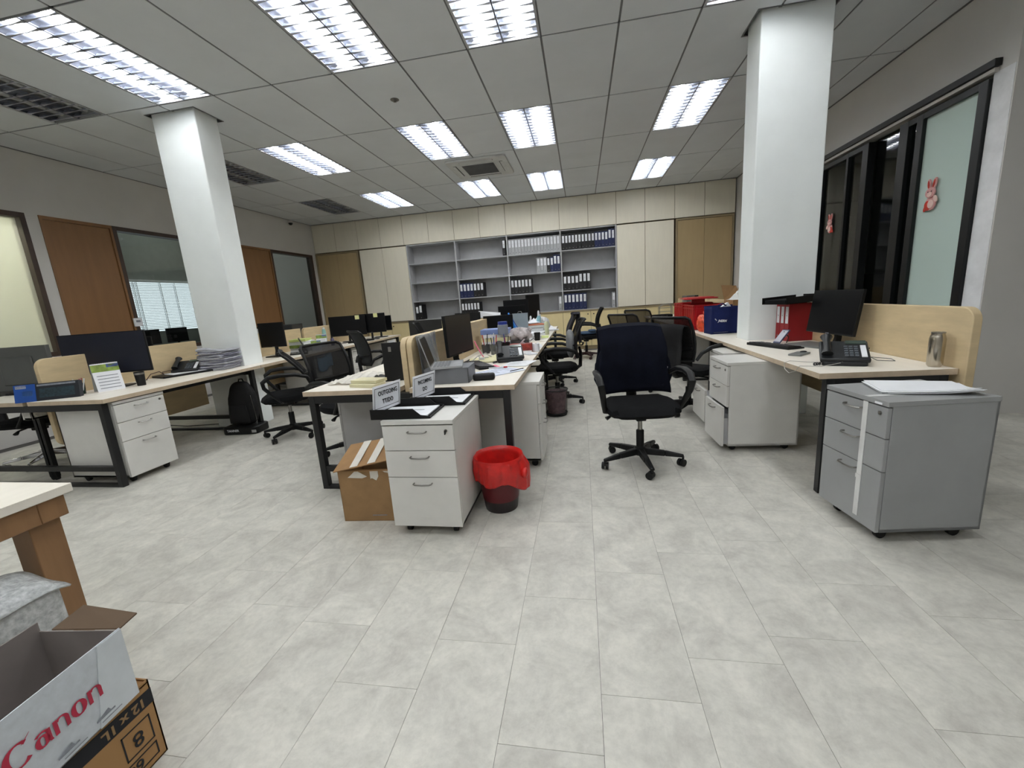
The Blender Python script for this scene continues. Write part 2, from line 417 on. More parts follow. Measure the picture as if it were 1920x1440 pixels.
# cassette air conditioner
t = thing('air_conditioner', 'square white ceiling cassette air conditioner with dark central grille', 'air conditioner', (CAS[0], CAS[1], CZ))
ACW = M('ac_white', (192, 194, 192), .5)
MB().prism(rrect(.93, .93, .05), -.03, .0).build('panel', ACW, t, bev=.008)
MB().box(-.27, .27, -.27, .27, -.036, -.03).build('intake_frame', ACW, t, bev=.003)
g = MB()
for k in range(24): g.box(-.25, .25, -.25+k*.0208, -.25+k*.0208+.009, -.042, -.036)
tag(g.build('grille', M('ac_grille', (96, 97, 98), .6), t))
MB().box(-.25, .25, -.25, .25, -.0375, -.036).build('filter', M('ac_filter', (55, 56, 57), .8), t)
for k in range(4):
    a = k*PI/2
    o = MB().box(-.26, .26, .34, .39, -.0325, -.03).build('air_slot', M('slot_dark', (60, 60, 60), .7), t); o.rotation_euler[2] = a
    o = MB().hexa([(-.255, .352, -.038), (.255, .352, -.038), (.255, .392, -.034), (-.255, .392, -.034), (-.255, .352, -.034), (.255, .352, -.034), (.255, .392, -.031), (-.255, .392, -.031)]).build('louvre_flap', ACW, t); o.rotation_euler[2] = a
t = thing('sprinkler_head', 'small round metal sprinkler rose in the ceiling board', 'sprinkler', (-1.831, 4.564, CZ))
MB().lathe([(.0, -.0), (.045, 0), (.045, -.006), (.02, -.012), (.012, -.03), (.022, -.034), (.022, -.038), (0, -.038)][1:-1], 16).build('rose', STEEL, t, smooth=True)
MB().cyl(.008, -.05, -.036, 8).build('bulb', STEEL, t); t.scale = (1, 1, .5)
t = thing('dome_camera', 'small dome camera on left wall near the ceiling corner', 'camera', (XL+.05, 8.95, 3.28))
MB().cyl(.05, 0, .05, 16).build('mount', WALLW, t, bev=.004)
MB().lathe([(.045, 0), (.043, -.02), (.03, -.04), (.01, -.048)], 16).build('dome', BLKP, t, smooth=True)
MB().box(-.05, .0, -.02, .02, .02, .05).build('wall_bracket', WALLW, t)
# ------------------------------------------------------------------ left wall joinery and glass
LG = glass('clear_office_glass', (.80, .84, .82))
def frame(name, x, y0, y1, z0, z1, wd=.05, dp=.13, mt=None, mull=(), kind='structure', gl=LG, panel=None):
    mb = MB().box(x-dp, x+.012, y0, y0+wd, z0, z1).box(x-dp, x+.012, y1-wd, y1, z0, z1).box(x-dp, x+.012, y0+wd, y1-wd, z1-wd, z1).box(x-dp, x+.012, y0+wd, y1-wd, z0, z0+wd)
    for q in mull: mb.box(x-dp, x+.012, q-wd/2, q+wd/2, z0+wd, z1-wd)
    o = mb.build(name, mt or DKWOOD, bev=.003); o['kind'] = kind
    ys = [y0+wd]+[v for q in mull for v in (q-wd/2, q+wd/2)]+[y1-wd]
    for a, b in zip(ys[::2], ys[1::2]):
        MB().box(x-.07, x-.062, a, b, z0+wd, z1-wd).build('pane', gl, parent=o)
    return o
frame('window_1', XL, 1.4, 4.2, .95, 2.64, .055, mull=(2.8,), gl=glass('frosted_pane', (.9, .92, .88), body=(240, 241, 230), bodymix=.3, tlm=.5))
frame('window_2', XL, 5.14, 7.28, .85, 2.64, .055, mull=(6.9,))
frame('window_3', XL, 8.2, 9.62, .85, 2.64, .05)
def flushdoor(name, y0, y1, label=None, mt=BRDOOR):
    o = MB().box(XL-T, XL+.01, y0, y1, 2.60, 2.64).box(XL-T, XL+.01, y0, y0+.03, 0, 2.6).box(XL-T, XL+.01, y1-.03, y1, 0, 2.6).build(name, mt); o['kind'] = 'structure'
    MB().box(XL-.05, XL-.005, y0+.033, y1-.033, .01, 2.597).build('door_leaf', mt, parent=o, bev=.002)
    h = MB().tube([(XL-.005, y1-.1, 1.0), (XL+.05, y1-.1, 1.0), (XL+.05, y1-.22, 1.0)], .009).build('door_handle', STEEL, parent=o, smooth=True)
    return o
flushdoor('door_1', 4.33, 5.14); flushdoor('door_2', 7.28, 8.2)
# white tag hanging at the door edge
t = thing('access_reader', 'small white card reader on the frame beside the brown door', 'card reader', (XL+.02, 5.17, 1.30))
MB().box(-.008, .012, -.06, .06, -.06, .06).build('reader_body', PAPER, t, bev=.008)
MB().box(.012, .014, -.03, .03, .0, .03).build('reader_window', INKG, t)
# blinds beyond
t = thing('venetian_blind', 'white slatted venetian blind in the bright window of the left room', 'blind', (-9.573, 8.25, 1.12))
SL = M('white_blind_slat', (235, 238, 240), .5)
b0 = None
for k in range(30):
    if b0 is None: b0 = MB().hexa([(-.018, -1.6, -.006), (.018, -1.6, .006), (.018, 1.6, .006), (-.018, 1.6, -.006), (-.018, -1.6, -.005), (.018, -1.6, .007), (.018, 1.6, .007), (-.018, 1.6, -.005)]).build('slat', SL, t, loc=(0, 0, .02))
    else:
        q = b0.copy(); q.location = (0, 0, .02+k*.0365); COL.objects.link(q)
MB().box(-.025, .025, -1.62, 1.62, 1.08, 1.13).build('head_rail', SL, t, bev=.004)
for y in (-1.3, -.45, -.38, .15, .5, 1.2): MB().box(-.02, -.017, y-.006, y+.006, 0, 1.08).box(.017, .02, y-.006, y+.006, 0, 1.08).build('ladder_tape', SL, t)
# room behind: bench with dark monitors and boxes
t = thing('bench_desk', 'dark edged bench desk under the blinds in the left room', 'desk', (-9.0, 8.0, 0))
MB().box(-.45, .4, -1.5, 1.6, .7, .73).build('worktop', M('bench_top', (150, 148, 140), .5), t, bev=.002)
for y in (-1.45, 1.5): MB().box(-.4, .38, y, y+.03, 0, .7).build('end_panel', GREYSH, t)
for k, (y, w_) in enumerate(((7.35, .5), (8.0, .48), (8.85, .55))):
    t = thing('low_monitor', 'dark %s monitor on the bench in the left room' % ('nearest', 'middle', 'far')[k], 'monitor', (-8.95, y, .73), group='monitors on the left room bench')
    MB().box(-.02, .02, -w_/2, w_/2, .12, .43).build('display', DARKSC, t, bev=.004)
    MB().cyl(.02, 0, .13, 8).build('stand', BLKP, t); MB().prism(rrect(.16, .22, .03), 0, .012).build('foot', BLKP, t)
# ------------------------------------------------------------------ right glass sliding front
o = MB().box(XR-.055, XR-.005, 4.14, 6.62, 2.722, 2.775).build('window_4', BLACKM, bev=.003); o['kind'] = 'structure'
MB().box(XR-.035, XR-.003, 4.16, 6.62, 2.690, 2.718).build('head_trim', M('pale_trim', (190, 186, 180), .5), parent=o)
st = M('black_window_alloy', (20, 22, 24), .4, spec=.4)
for a, b in ((4.205, 4.285), (4.84, 4.915), (5.02, 5.135), (5.60, 5.70), (5.955, 5.995), (6.50, 6.58)):
    MB().box(XR-.03, XR+.05, a, b, .01, 2.66).build('stile', st, parent=o, bev=.003)
for a, b in ((4.285, 4.84), (4.915, 5.02), (5.70, 5.955), (5.995, 6.50)):
    MB().box(XR-.028, XR+.045, a, b, 2.61, 2.66).build('top_rail', st, parent=o); MB().box(XR-.028, XR+.045, a, b, .01, .08).build('bottom_rail', st, parent=o)
MB().box(XR+.004, XR+.01, 4.285, 4.84, .08, 2.61).build('frosted_pane', glass('frosted_green_pane', (.7, .8, .76), body=(214, 232, 225), bodymix=.92), parent=o)['label'] = 'frosted pale green pane'
CG = glass('dark_room_glass', (.72, .78, .76))
for a, b in ((4.915, 5.02), (5.70, 5.955), (5.995, 6.50)): MB().box(XR+.004, XR+.01, a, b, .08, 2.61).build('pane', CG, parent=o)
MB().box(XR+.06, XR+.066, 5.135, 5.60, .02, 2.68).build('pane', CG, parent=o)
structure('lit_wall_strip', MB().box(XR-.004, XR, 4.03, 4.20, 0, 2.69), M('lit_wall_white', (225, 226, 228), .6))  # end of the wall beside the frame, its brighter light put into the colour
# dim room behind it: a low cabinet run
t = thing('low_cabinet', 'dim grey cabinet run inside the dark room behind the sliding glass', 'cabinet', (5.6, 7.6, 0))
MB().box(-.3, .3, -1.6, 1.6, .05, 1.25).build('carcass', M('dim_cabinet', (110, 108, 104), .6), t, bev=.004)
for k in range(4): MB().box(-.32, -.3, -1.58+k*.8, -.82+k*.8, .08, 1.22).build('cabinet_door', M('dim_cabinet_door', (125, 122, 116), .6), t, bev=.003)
# new-year rabbit decorations (plain generic rabbits)
def rabbit(loc, s, label, flip=1):
    t = thing('rabbit_decoration', label, 'decoration', loc, rot=(0, 0, -PI/2)); t.scale = (s*flip, s, s)
    PK = M('pink_card', (220, 164, 160), .6, var=.1, scale=20); RD = M('orange_red_card', (196, 52, 34), .6, var=.15, scale=20); WP = M('pale_pink_card', (238, 206, 196), .6)
    def disc(nm, cx, cz, rx, rz_, d, mt, th=.012, ang=0):
        pl = [(cx+rx*math.cos(a)*math.cos(ang)-rz_*math.sin(a)*math.sin(ang), cz+rx*math.cos(a)*math.sin(ang)+rz_*math.sin(a)*math.cos(ang)) for a in [2*PI*i/16 for i in range(16)]]
        return MB().prism(pl, -d-th, -d, 'y').build(nm, mt, t, bev=.002)
    disc('body', .0, .06, .06, .065, 0, PK); disc('red_sash', -.03, .04, .035, .045, .0125, RD, .002, .3); disc('head', 0, .15, .055, .045, .012, PK)
    disc('ear', -.03, .225, .02, .05, .006, PK, ang=.15); disc('ear', .03, .225, .02, .05, .006, PK, ang=-.25)
    disc('inner_ear', -.03, .225, .010, .035, .019, RD, .003, .15); disc('inner_ear', .03, .225, .010, .035, .019, RD, .003, -.25)
    disc('muzzle', .0, .135, .028, .02, .025, WP, .004); disc('eye', -.02, .16, .005, .005, .025, INK, .003); disc('eye', .02, .16, .005, .005, .025, INK, .003)
    disc('belly', .01, .05, .035, .038, .012, WP, .006); disc('arm', .06, .09, .02, .035, .012, WP, .008, .6); disc('tassel', -.06, .02, .018, .03, .004, RD, .006, -.4)
rabbit((XR-.004, 4.66, 1.78), 1.0, 'larger pink and red rabbit decoration stuck on the frosted pane')
rabbit((XR-.002, 6.27, 1.80), .85, 'smaller pink rabbit decoration stuck on the clear pane by the column', -1)
# ------------------------------------------------------------------ back wall cupboards (front plane YB, body 0.35 deep)
def panelthing(name, label, x0, x1, z0, z1, mt, cat='cupboard', knobs=(), group=None, ksize=.014):
    """one cupboard unit with one door leaf"""
    t = thing(name, label, cat, ((x0+x1)/2, YB, z0), group=group)
    w_ = (x1-x0)/2; h = z1-z0
    MB().box(-w_, w_, .019, YR-YB, 0, h).build('carcass', CABJ, t)
    MB().box(-w_+.0045, w_-.0045, 0, .016, .004, h-.004).build('door', mt, t, bev=.0015)
    for kx, kz in knobs:
        MB().lathe([(.006, 0), (.006, -.012), (ksize, -.018), (ksize, -.026), (.004, -.028)], 10, (kx, 0, kz), axis='y').build('knob', INK, t, smooth=True)
    return t
ux = [-6.42, -5.83, -5.248, -4.67, -4.087, -3.461, -2.842, -2.23, -1.625, -1.027, -.417, .208, .807, 1.406, 2.008, 2.602, 3.2]
for k in range(16):
    panelthing('wall_cupboard', 'pale flush cupboard door in top row at the ceiling, number %s from the left corner' % ['one','two','three','four','five','six','seven','eight','nine','ten','eleven','twelve','thirteen','fourteen','fifteen','sixteen'][k], ux[k], ux[k+1], 2.685, CZ-.006, CABD, group='top row cupboards')
for a, b, lb in ((-5.25, -4.66, 'pale tall cupboard door beside the left tan doors'), (-4.66, -4.048, 'pale tall cupboard door just left of the grey shelves'), (.812, 1.405, 'pale tall cupboard door just right of the grey shelves'), (1.405, 2.0, 'pale tall cupboard door beside the right tan doors')):
    panelthing('tall_cupboard', lb, a, b, .915, 2.665, CABD)
for a, b, sd in ((-6.42, -5.29, 'left corner'), (2.035, 3.19, 'right corner')):
    o = MB().box(a, a+.035, YB-.01, YR, 0, 2.67).box(b-.035, b, YB-.01, YR, 0, 2.67).box(a+.035, b-.035, YB-.01, YR, 2.635, 2.67).build('door_3' if sd[0] == 'l' else 'door_4', CABJ, bev=.002); o['kind'] = 'structure'
    c = (a+b)/2
    MB().box(a+.037, c-.002, YB+.01, YB+.05, .02, 2.632).build('door_leaf', TANDOOR, parent=o, bev=.002); MB().box(c+.002, b-.037, YB+.01, YB+.05, .02, 2.632).build('door_leaf', TANDOOR, parent=o, bev=.002)
structure('trim_3', MB().box(-5.28, 2.03, YB-.012, YB+.3, .872, .905), CABJ, bev=.002)
structure('baseboard_back', MB().box(-5.28, 2.03, YB+.02, YB+.1, 0, .075), CABJ)
lx = [-5.28, -4.66, -4.03, -3.44, -2.84, -2.23, -1.625, -1.03, -.425, .205, .80, 1.405, 2.03]
for k in range(12):
    kn = [((lx[k+1]-lx[k])/2-.065, .725)] if k % 2 == 0 else [(-(lx[k+1]-lx[k])/2+.065, .725)]
    panelthing('base_cupboard', 'yellowish low cupboard door under the ledge, number %s from left' % ['one','two','three','four','five','six','seven','eight','nine','ten','eleven','twelve'][k], lx[k], lx[k+1], .078, .87, CABL, knobs=kn, group='low cupboards')
# grey open shelving
t = thing('open_shelving', 'grey built-in open shelving of four bays with file binders', 'shelving', (0, YB, 0))
bays = [-4.03, -2.852, -1.622, -.410, .795]; rows = [.915, 1.355, 1.79, 2.235, 2.67]
MB().box(-4.03, .795, YR-YB-.01, YR-YB-.002, .905, 2.675).build('back_panel', GREYSH, t)
for x in bays: MB().box(x-.014, x+.014, -.004, YR-YB-.01, .907, 2.68).build('upright', GREYSH, t, bev=.001)
for a, b in zip(bays, bays[1:]):
    for z in rows: MB().box(a+.014, b-.014, 0, YR-YB-.01, z-.014, z+.006).build('shelf', GREYSH, t, bev=.001)
# lever arch binders
BPR = {}
def binder(kind, h, th):
    key = (kind, round(h, 2), round(th, 3))
    mt = {'black': BLKBIND, 'navy': BLUEBIND, 'grey': GREYBIND, 'red': REDBIND}[kind]
    if key not in BPR:
        t = thing('lever_arch_binder', '', 'binder')
        MB().box(-th/2, -th/2+.003, .0, .27, 0, h).box(th/2-.003, th/2, 0, .27, 0, h).box(-th/2, th/2, -.002, .001, 0, h).build('cover', mt, t)
        MB().box(-th/2+.006, th/2-.006, .02, .25, .004, h-.02).build('paper_block', PAPER, t)
        MB().box(-th*.32, th*.32, -.0035, -.002, h*.48, h*.93).build('spine_label', PAPER, t)
        for k in range(5): MB().box(-th*.08, th*.08, -.0042, -.0035, h*(.56+k*.06), h*(.58+k*.06)).build('label_mark', INKG, t) if k == 2 else None
        MB().lathe([(.009, 0), (.009, -.0015), (.0065, -.0015), (.0065, 0)], 12, (0, -.002, h*.13), axis='y').build('finger_ring', STEEL if kind != 'grey' else INK, t)
        BPR[key] = t; t['used'] = 0
    return BPR[key]
def putbinder(kind, h, th, loc, rz, label, group):
    p = binder(kind, h, th)
    if not p['used']:
        p['used'] = 1; p.location = loc; p.rotation_euler[2] = rz; p['label'] = label; p['group'] = group; return p
    q = dup(p, loc, rz, label, group); return q
ordn = ['first', 'second', 'third', 'fourth', 'fifth', 'sixth', 'seventh', 'eighth', 'ninth', 'tenth', 'eleventh', 'twelfth', 'thirteenth', 'fourteenth', 'fifteenth', 'sixteenth']
brow = ['bottom shelf', 'third shelf down', 'second shelf down', 'top shelf']; bbay = ['far left bay', 'second bay', 'third bay', 'right bay']
def run(bay, row, x0, kinds, pitch=.073, hs=None):
    z = rows[row]+.0062
    for n, k in enumerate(kinds):
        h = (hs[n] if hs else .335); 
        putbinder(k, h, pitch-.004, (x0+pitch*(n+.5), YB+.03+random.uniform(-.003, .012), z), random.uniform(-.008, .008), '%s lever arch binder, %s from the left on %s of %s' % (k, ordn[n], brow[row], bbay[bay]), 'binders on %s of %s' % (brow[row], bbay[bay]))
B, Nv, G = 'black', 'navy', 'grey'
run(3, 3, -.388, [B]*10+[Nv]*6, .0725, [.33]*14+[.37, .36])
run(2, 3, -1.60, [G]*16, .0735, [.34]*16)
run(1, 3, -.52-1.222, [B], .08, [.36])
run(2, 2, -.97, [G, G, G, B, Nv, Nv, Nv], .0765, [.335, .335, .335, .33, .33, .37, .36])
run(3, 1, -.39, [B]*7, .088, [.33]*4+[.37]*3)
run(2, 1, -1.60, [B]*6, .082, [.335]*6)
run(1, 1, -2.832, [Nv]*4+[B]*3, .083, [.335]*7)
run(3, 0, -.39, [Nv]*6, .086, [.36]*6)
run(3, 0, .685, [G], .075, [.335])
run(2, 0, -.51, [G], .075, [.33])
run(0, 0, -4.0, [B, B], .09, [.33, .36])
run(1, 0, -2.83, [B]*6, .075, [.33]*6)
# ------------------------------------------------------------------ desks
def subrects(x0, x1, y0, y1, notch):
    if not notch: return [(x0, x1, y0, y1)]
    a0, a1, b0, b1 = notch; out = []
    if y0 < b0 < y1: out.append((x0, x1, y0, b0))
    if y0 < b1 < y1: out.append((x0, x1, b1, y1))
    q0, q1 = max(y0, b0), min(y1, b1)
    if q1 > q0:
        if a0 > x0: out.append((x0, a0, q0, q1))
        if a1 < x1: out.append((a1, x1, q0, q1))
        return out
    return [(x0, x1, y0, y1)]
def desk(label, x0, x1, y0, y1, frames, tops, notch=None, group=None, boards=(), zb=.30):
    cx, cy = (x0+x1)/2, y0
    t = thing('office_desk', label, 'desk', (cx, cy, 0), group=group)
    for a, b in tops:
        mb = MB()
        for q in subrects(a, b, y0+.002, y1-.002, notch): mb.box(q[0]-cx, q[1]-cx, q[2]-cy, q[3]-cy, TZ-.032, TZ, mi=1, top=0)
        o = mb.build('tabletop', [LAM, EDGE], t, bev=.0012, seg=1)
    for y in frames:
        yy = y-cy; s = .045
        xa, xb = x0-cx+.035, x1-cx-.035
        for x in (xa, xb-s): MB().box(x, x+s, yy, yy+s, 0, TZ-.032).build('leg', BLACKM, t, bev=.003)
        MB().box(xa+s, xb-s, yy, yy+s, TZ-.085, TZ-.032).build('top_bar', BLACKM, t, bev=.002)
        MB().box(xa+s, xb-s, yy+.005, yy+s-.005, .13, .17).build('cross_bar', BLACKM, t, bev=.002)
        MB().box(xa+s, xb-s, yy, yy+s, 0, .022).build('floor_runner', BLACKM, t, bev=.002)
    for x in ((x0+.10, x1-.14) if not notch else (x0+.10,)):
        MB().box(x-cx, x-cx+.04, .05, y1-cy-.02, TZ-.075, TZ-.035).build('side_rail', BLACKM, t)
    for bx0, bx1, by0, by1, ra, rb in boards:
        L_ = by1-by0; H_ = 1.035-zb
        poly = rrect(L_, H_, .07, 6, (by0+by1)/2-cy, (1.035+zb)/2, (rb, ra, ra, rb))
        MB().prism(poly, bx0-cx, bx1-cx, 'x').build('divider_board', PLY, t, bev=.004)
    return t
# right row
nR = (1.50, 2.045, 4.131, 4.43)
desk('cream right-hand desk nearest the camera with red binders on it', 1.287, 1.94, 2.50, 4.72, (2.50, 4.64), [(1.287, 1.945)], nR, 'right row of desks', [(1.95, 1.992, 2.465, 4.125, 1, 0), (1.95, 1.992, 4.435, 4.715, 0, 0)])
desk('middle desk of the right row carrying the red crates', 1.287, 1.94, 4.72, 6.94, (5.8,), [(1.287, 1.945)], None, 'right row of desks', [(1.95, 1.992, 4.725, 6.935, 0, 0)])
desk('farthest desk of the right row near the back cupboards', 1.287, 1.94, 6.94, 9.14, (6.99, 9.06), [(1.287, 1.945)], None, 'right row of desks', [(1.95, 1.992, 6.945, 9.1, 0, 1)])
# centre block
desk('near desk of the centre island with laptop riser and telephone', -1.909, -.43, 2.50, 5.02, (2.505, 4.93), [(-1.909, -1.215), (-1.13, -.43)], None, 'centre island desks', [(-1.213, -1.175, 2.62, 4.95, 1, 0), (-1.170, -1.132, 2.625, 4.95, 1, 0)])
desk('far desk of the centre island heaped with papers', -1.909, -.43, 5.05, 7.60, (5.3, 7.5), [(-1.909, -1.215), (-1.13, -.43)], None, 'centre island desks', [(-1.19, -1.15, 5.06, 7.5, 0, 1)])
# left row
nL = (-4.31, -3.79, 4.098, 4.396)
desk('near desk of the left row with calendar and wide monitor', -5.08, -3.58, 2.49, 4.09, (2.50, 3.98), [(-5.08, -4.352), (-4.308, -3.58)], None, 'left row desks', [(-4.35, -4.31, 2.62, 4.05, 1, 0)])
desk('left row desk wrapped around the white column', -5.08, -3.58, 4.09, 5.90, (5.05,), [(-5.08, -4.352), (-4.308, -3.58)], nL, 'left row desks', [(-4.35, -4.312, 4.44, 5.86, 0, 0)])
desk('far desk of the left row with three dark monitors', -5.08, -3.58, 5.90, 7.86, (6.0, 7.78), [(-5.08, -4.352), (-4.308, -3.58)], None, 'left row desks', [(-4.35, -4.31, 5.92, 7.6, 1, 1)])
# ------------------------------------------------------------------ pedestals
def pedestal(label, x, y, rz, mt=PEDW, w=.39, d=.55, h=.655, zb=.06, split=(.24, .26, .5), pull=(0, 0, 0), group=None, key=False, top=.022, name='drawer_pedestal'):
    """front faces -y locally, origin at the front centre"""
    t = thing(name, label, 'drawer cabinet', (x, y, 0), rz, group)
    a = w/2
    MB().box(-a, -a+.016, .02, d, zb, h-top).box(a-.016, a, .02, d, zb, h-top).box(-a, a, d-.012, d, zb, h-top).box(-a, a, .02, d, zb, zb+.016).build('carcass', mt, t, bev=.0015)
    MB().box(-a-.002, a+.002, -.002, d+.002, h-top, h).build('top_panel', mt, t, bev=.0025)
    z = h-top-.003; H = z-zb
    for k, s in enumerate(split):
        z0 = z-H*s; p = -pull[k]
        o = MB().box(-a+.001, a-.001, 0, .018, 0, H*s-.004).build('drawer_front', mt, t, bev=.0015, loc=(0, p, z0+.001))
        hz = H*s-.035
        MB().tube([(-.05, 0, hz), (-.05, -.016, hz), (-.04, -.024, hz-.001), (0, -.027, hz-.002), (.04, -.024, hz-.001), (.05, -.016, hz), (.05, 0, hz)], .0042, 6).build('handle', STEEL, o, smooth=True)
        if pull[k] > 0: MB().box(-a+.02, a-.02, .018, .018+pull[k]+.1, .01, H*s*.7).build('drawer_box', GREYSH, o)
        z = z0
    lk = MB().cyl(.009, -.004, 0, 14, (a-.04, 0, h-top-.035), 'y').build('lock', STEEL, t, smooth=True)
    if key:
        MB().box(a-.042, a-.038, -.022, -.004, h-top-.05, h-top-.03).build('key', BLKP, lk)
    for sx, sy in ((-1, .07), (1, .07), (-1, d-.06), (1, d-.06)):
        MB().cyl(.024, -.011, .011, 14, (sx*(a-.06), sy, .024), 'x').box(sx*(a-.06)-.016, sx*(a-.06)+.016, sy-.022, sy+.022, .03, zb).build('caster', BLKP, t, smooth=True)
    return t
pedestal('off-white drawer pedestal in front of the centre desk with black letter trays on top', -.863, 1.945, 0, key=True, h=.66)
pedestal('off-white pedestal under the centre desk, drawers facing the aisle', -.315, 3.065, PI/2, d=.48, h=.655)
pedestal('grey-sided pedestal under the left side of the centre desk behind the carton', -1.86, 3.0, -PI/2, h=.62, d=.55, mt=M('mid_grey_laminate', (176, 176, 176), .5, var=.02))  # plain mid-grey laminate, between the white and grey cabinet tones
gp = pedestal('large grey drawer pedestal at right with a strip of white tape', 1.277, 2.169, -PI/2+.12, PEDG, w=.38, d=.46, h=.685)
TAPE = M('white_masking_tape', (215, 216, 214), .6)
MB().box(.055, .082, -.003, -.0005, .09, .662).box(.052, .08, -.005, -.003, .28, .3).build('tape_strip', TAPE, gp)
MB().box(.055, .082, .0, .16, .6855, .6865).build('tape_strip', TAPE, gp)
MB().box(.12, .16, -.0045, -.0035, .666, .676).build('sticker', PAPER, gp)
pedestal('off-white pedestal pulled out from the right desk, bottom drawer ajar', 1.02, 3.36, -PI/2+.03, w=.38, d=.5, h=.68, zb=.045, pull=(0, 0, .03), group=None)
pedestal('off-white pedestal behind the ajar one under the right desk, drawer open', 1.17, 3.925, -PI/2, w=.38, d=.5, h=.665, pull=(0, 0, .14))
pedestal('off-white pedestal under right desk near the red crate', 1.36, 6.2, -PI/2, w=.38, d=.5)
pedestal('white pedestal at the near corner of the left desk row', -3.60, 2.765, PI/2, w=.40, d=.58, h=.675, zb=.055)
pedestal('white pedestal of the left row with blue cloth hanging over it', -3.66, 5.34, PI/2, w=.38, d=.5)
pedestal('white pedestal under the far left desk, middle of the row', -3.66, 6.22, PI/2, w=.38, d=.5)
ep = pedestal('white pedestal with a notice sheet at the far end of left row', -3.62, 7.50, PI/2, w=.38, d=.5)
MB().box(-.13, .13, -.0035, -.001, .42, .64).build('notice_sheet', PAPER, ep, bev=0); MB().box(-.03, .04, -.0045, -.0036, .58, .60).build('notice_print', INKG, ep)
pedestal('beige drawer block under the far side of the near left desk', -4.55, 2.78, -PI/2, w=.40, d=.1, h=.66, zb=.55, split=(1.,), pull=(0,), name='hanging_drawer')
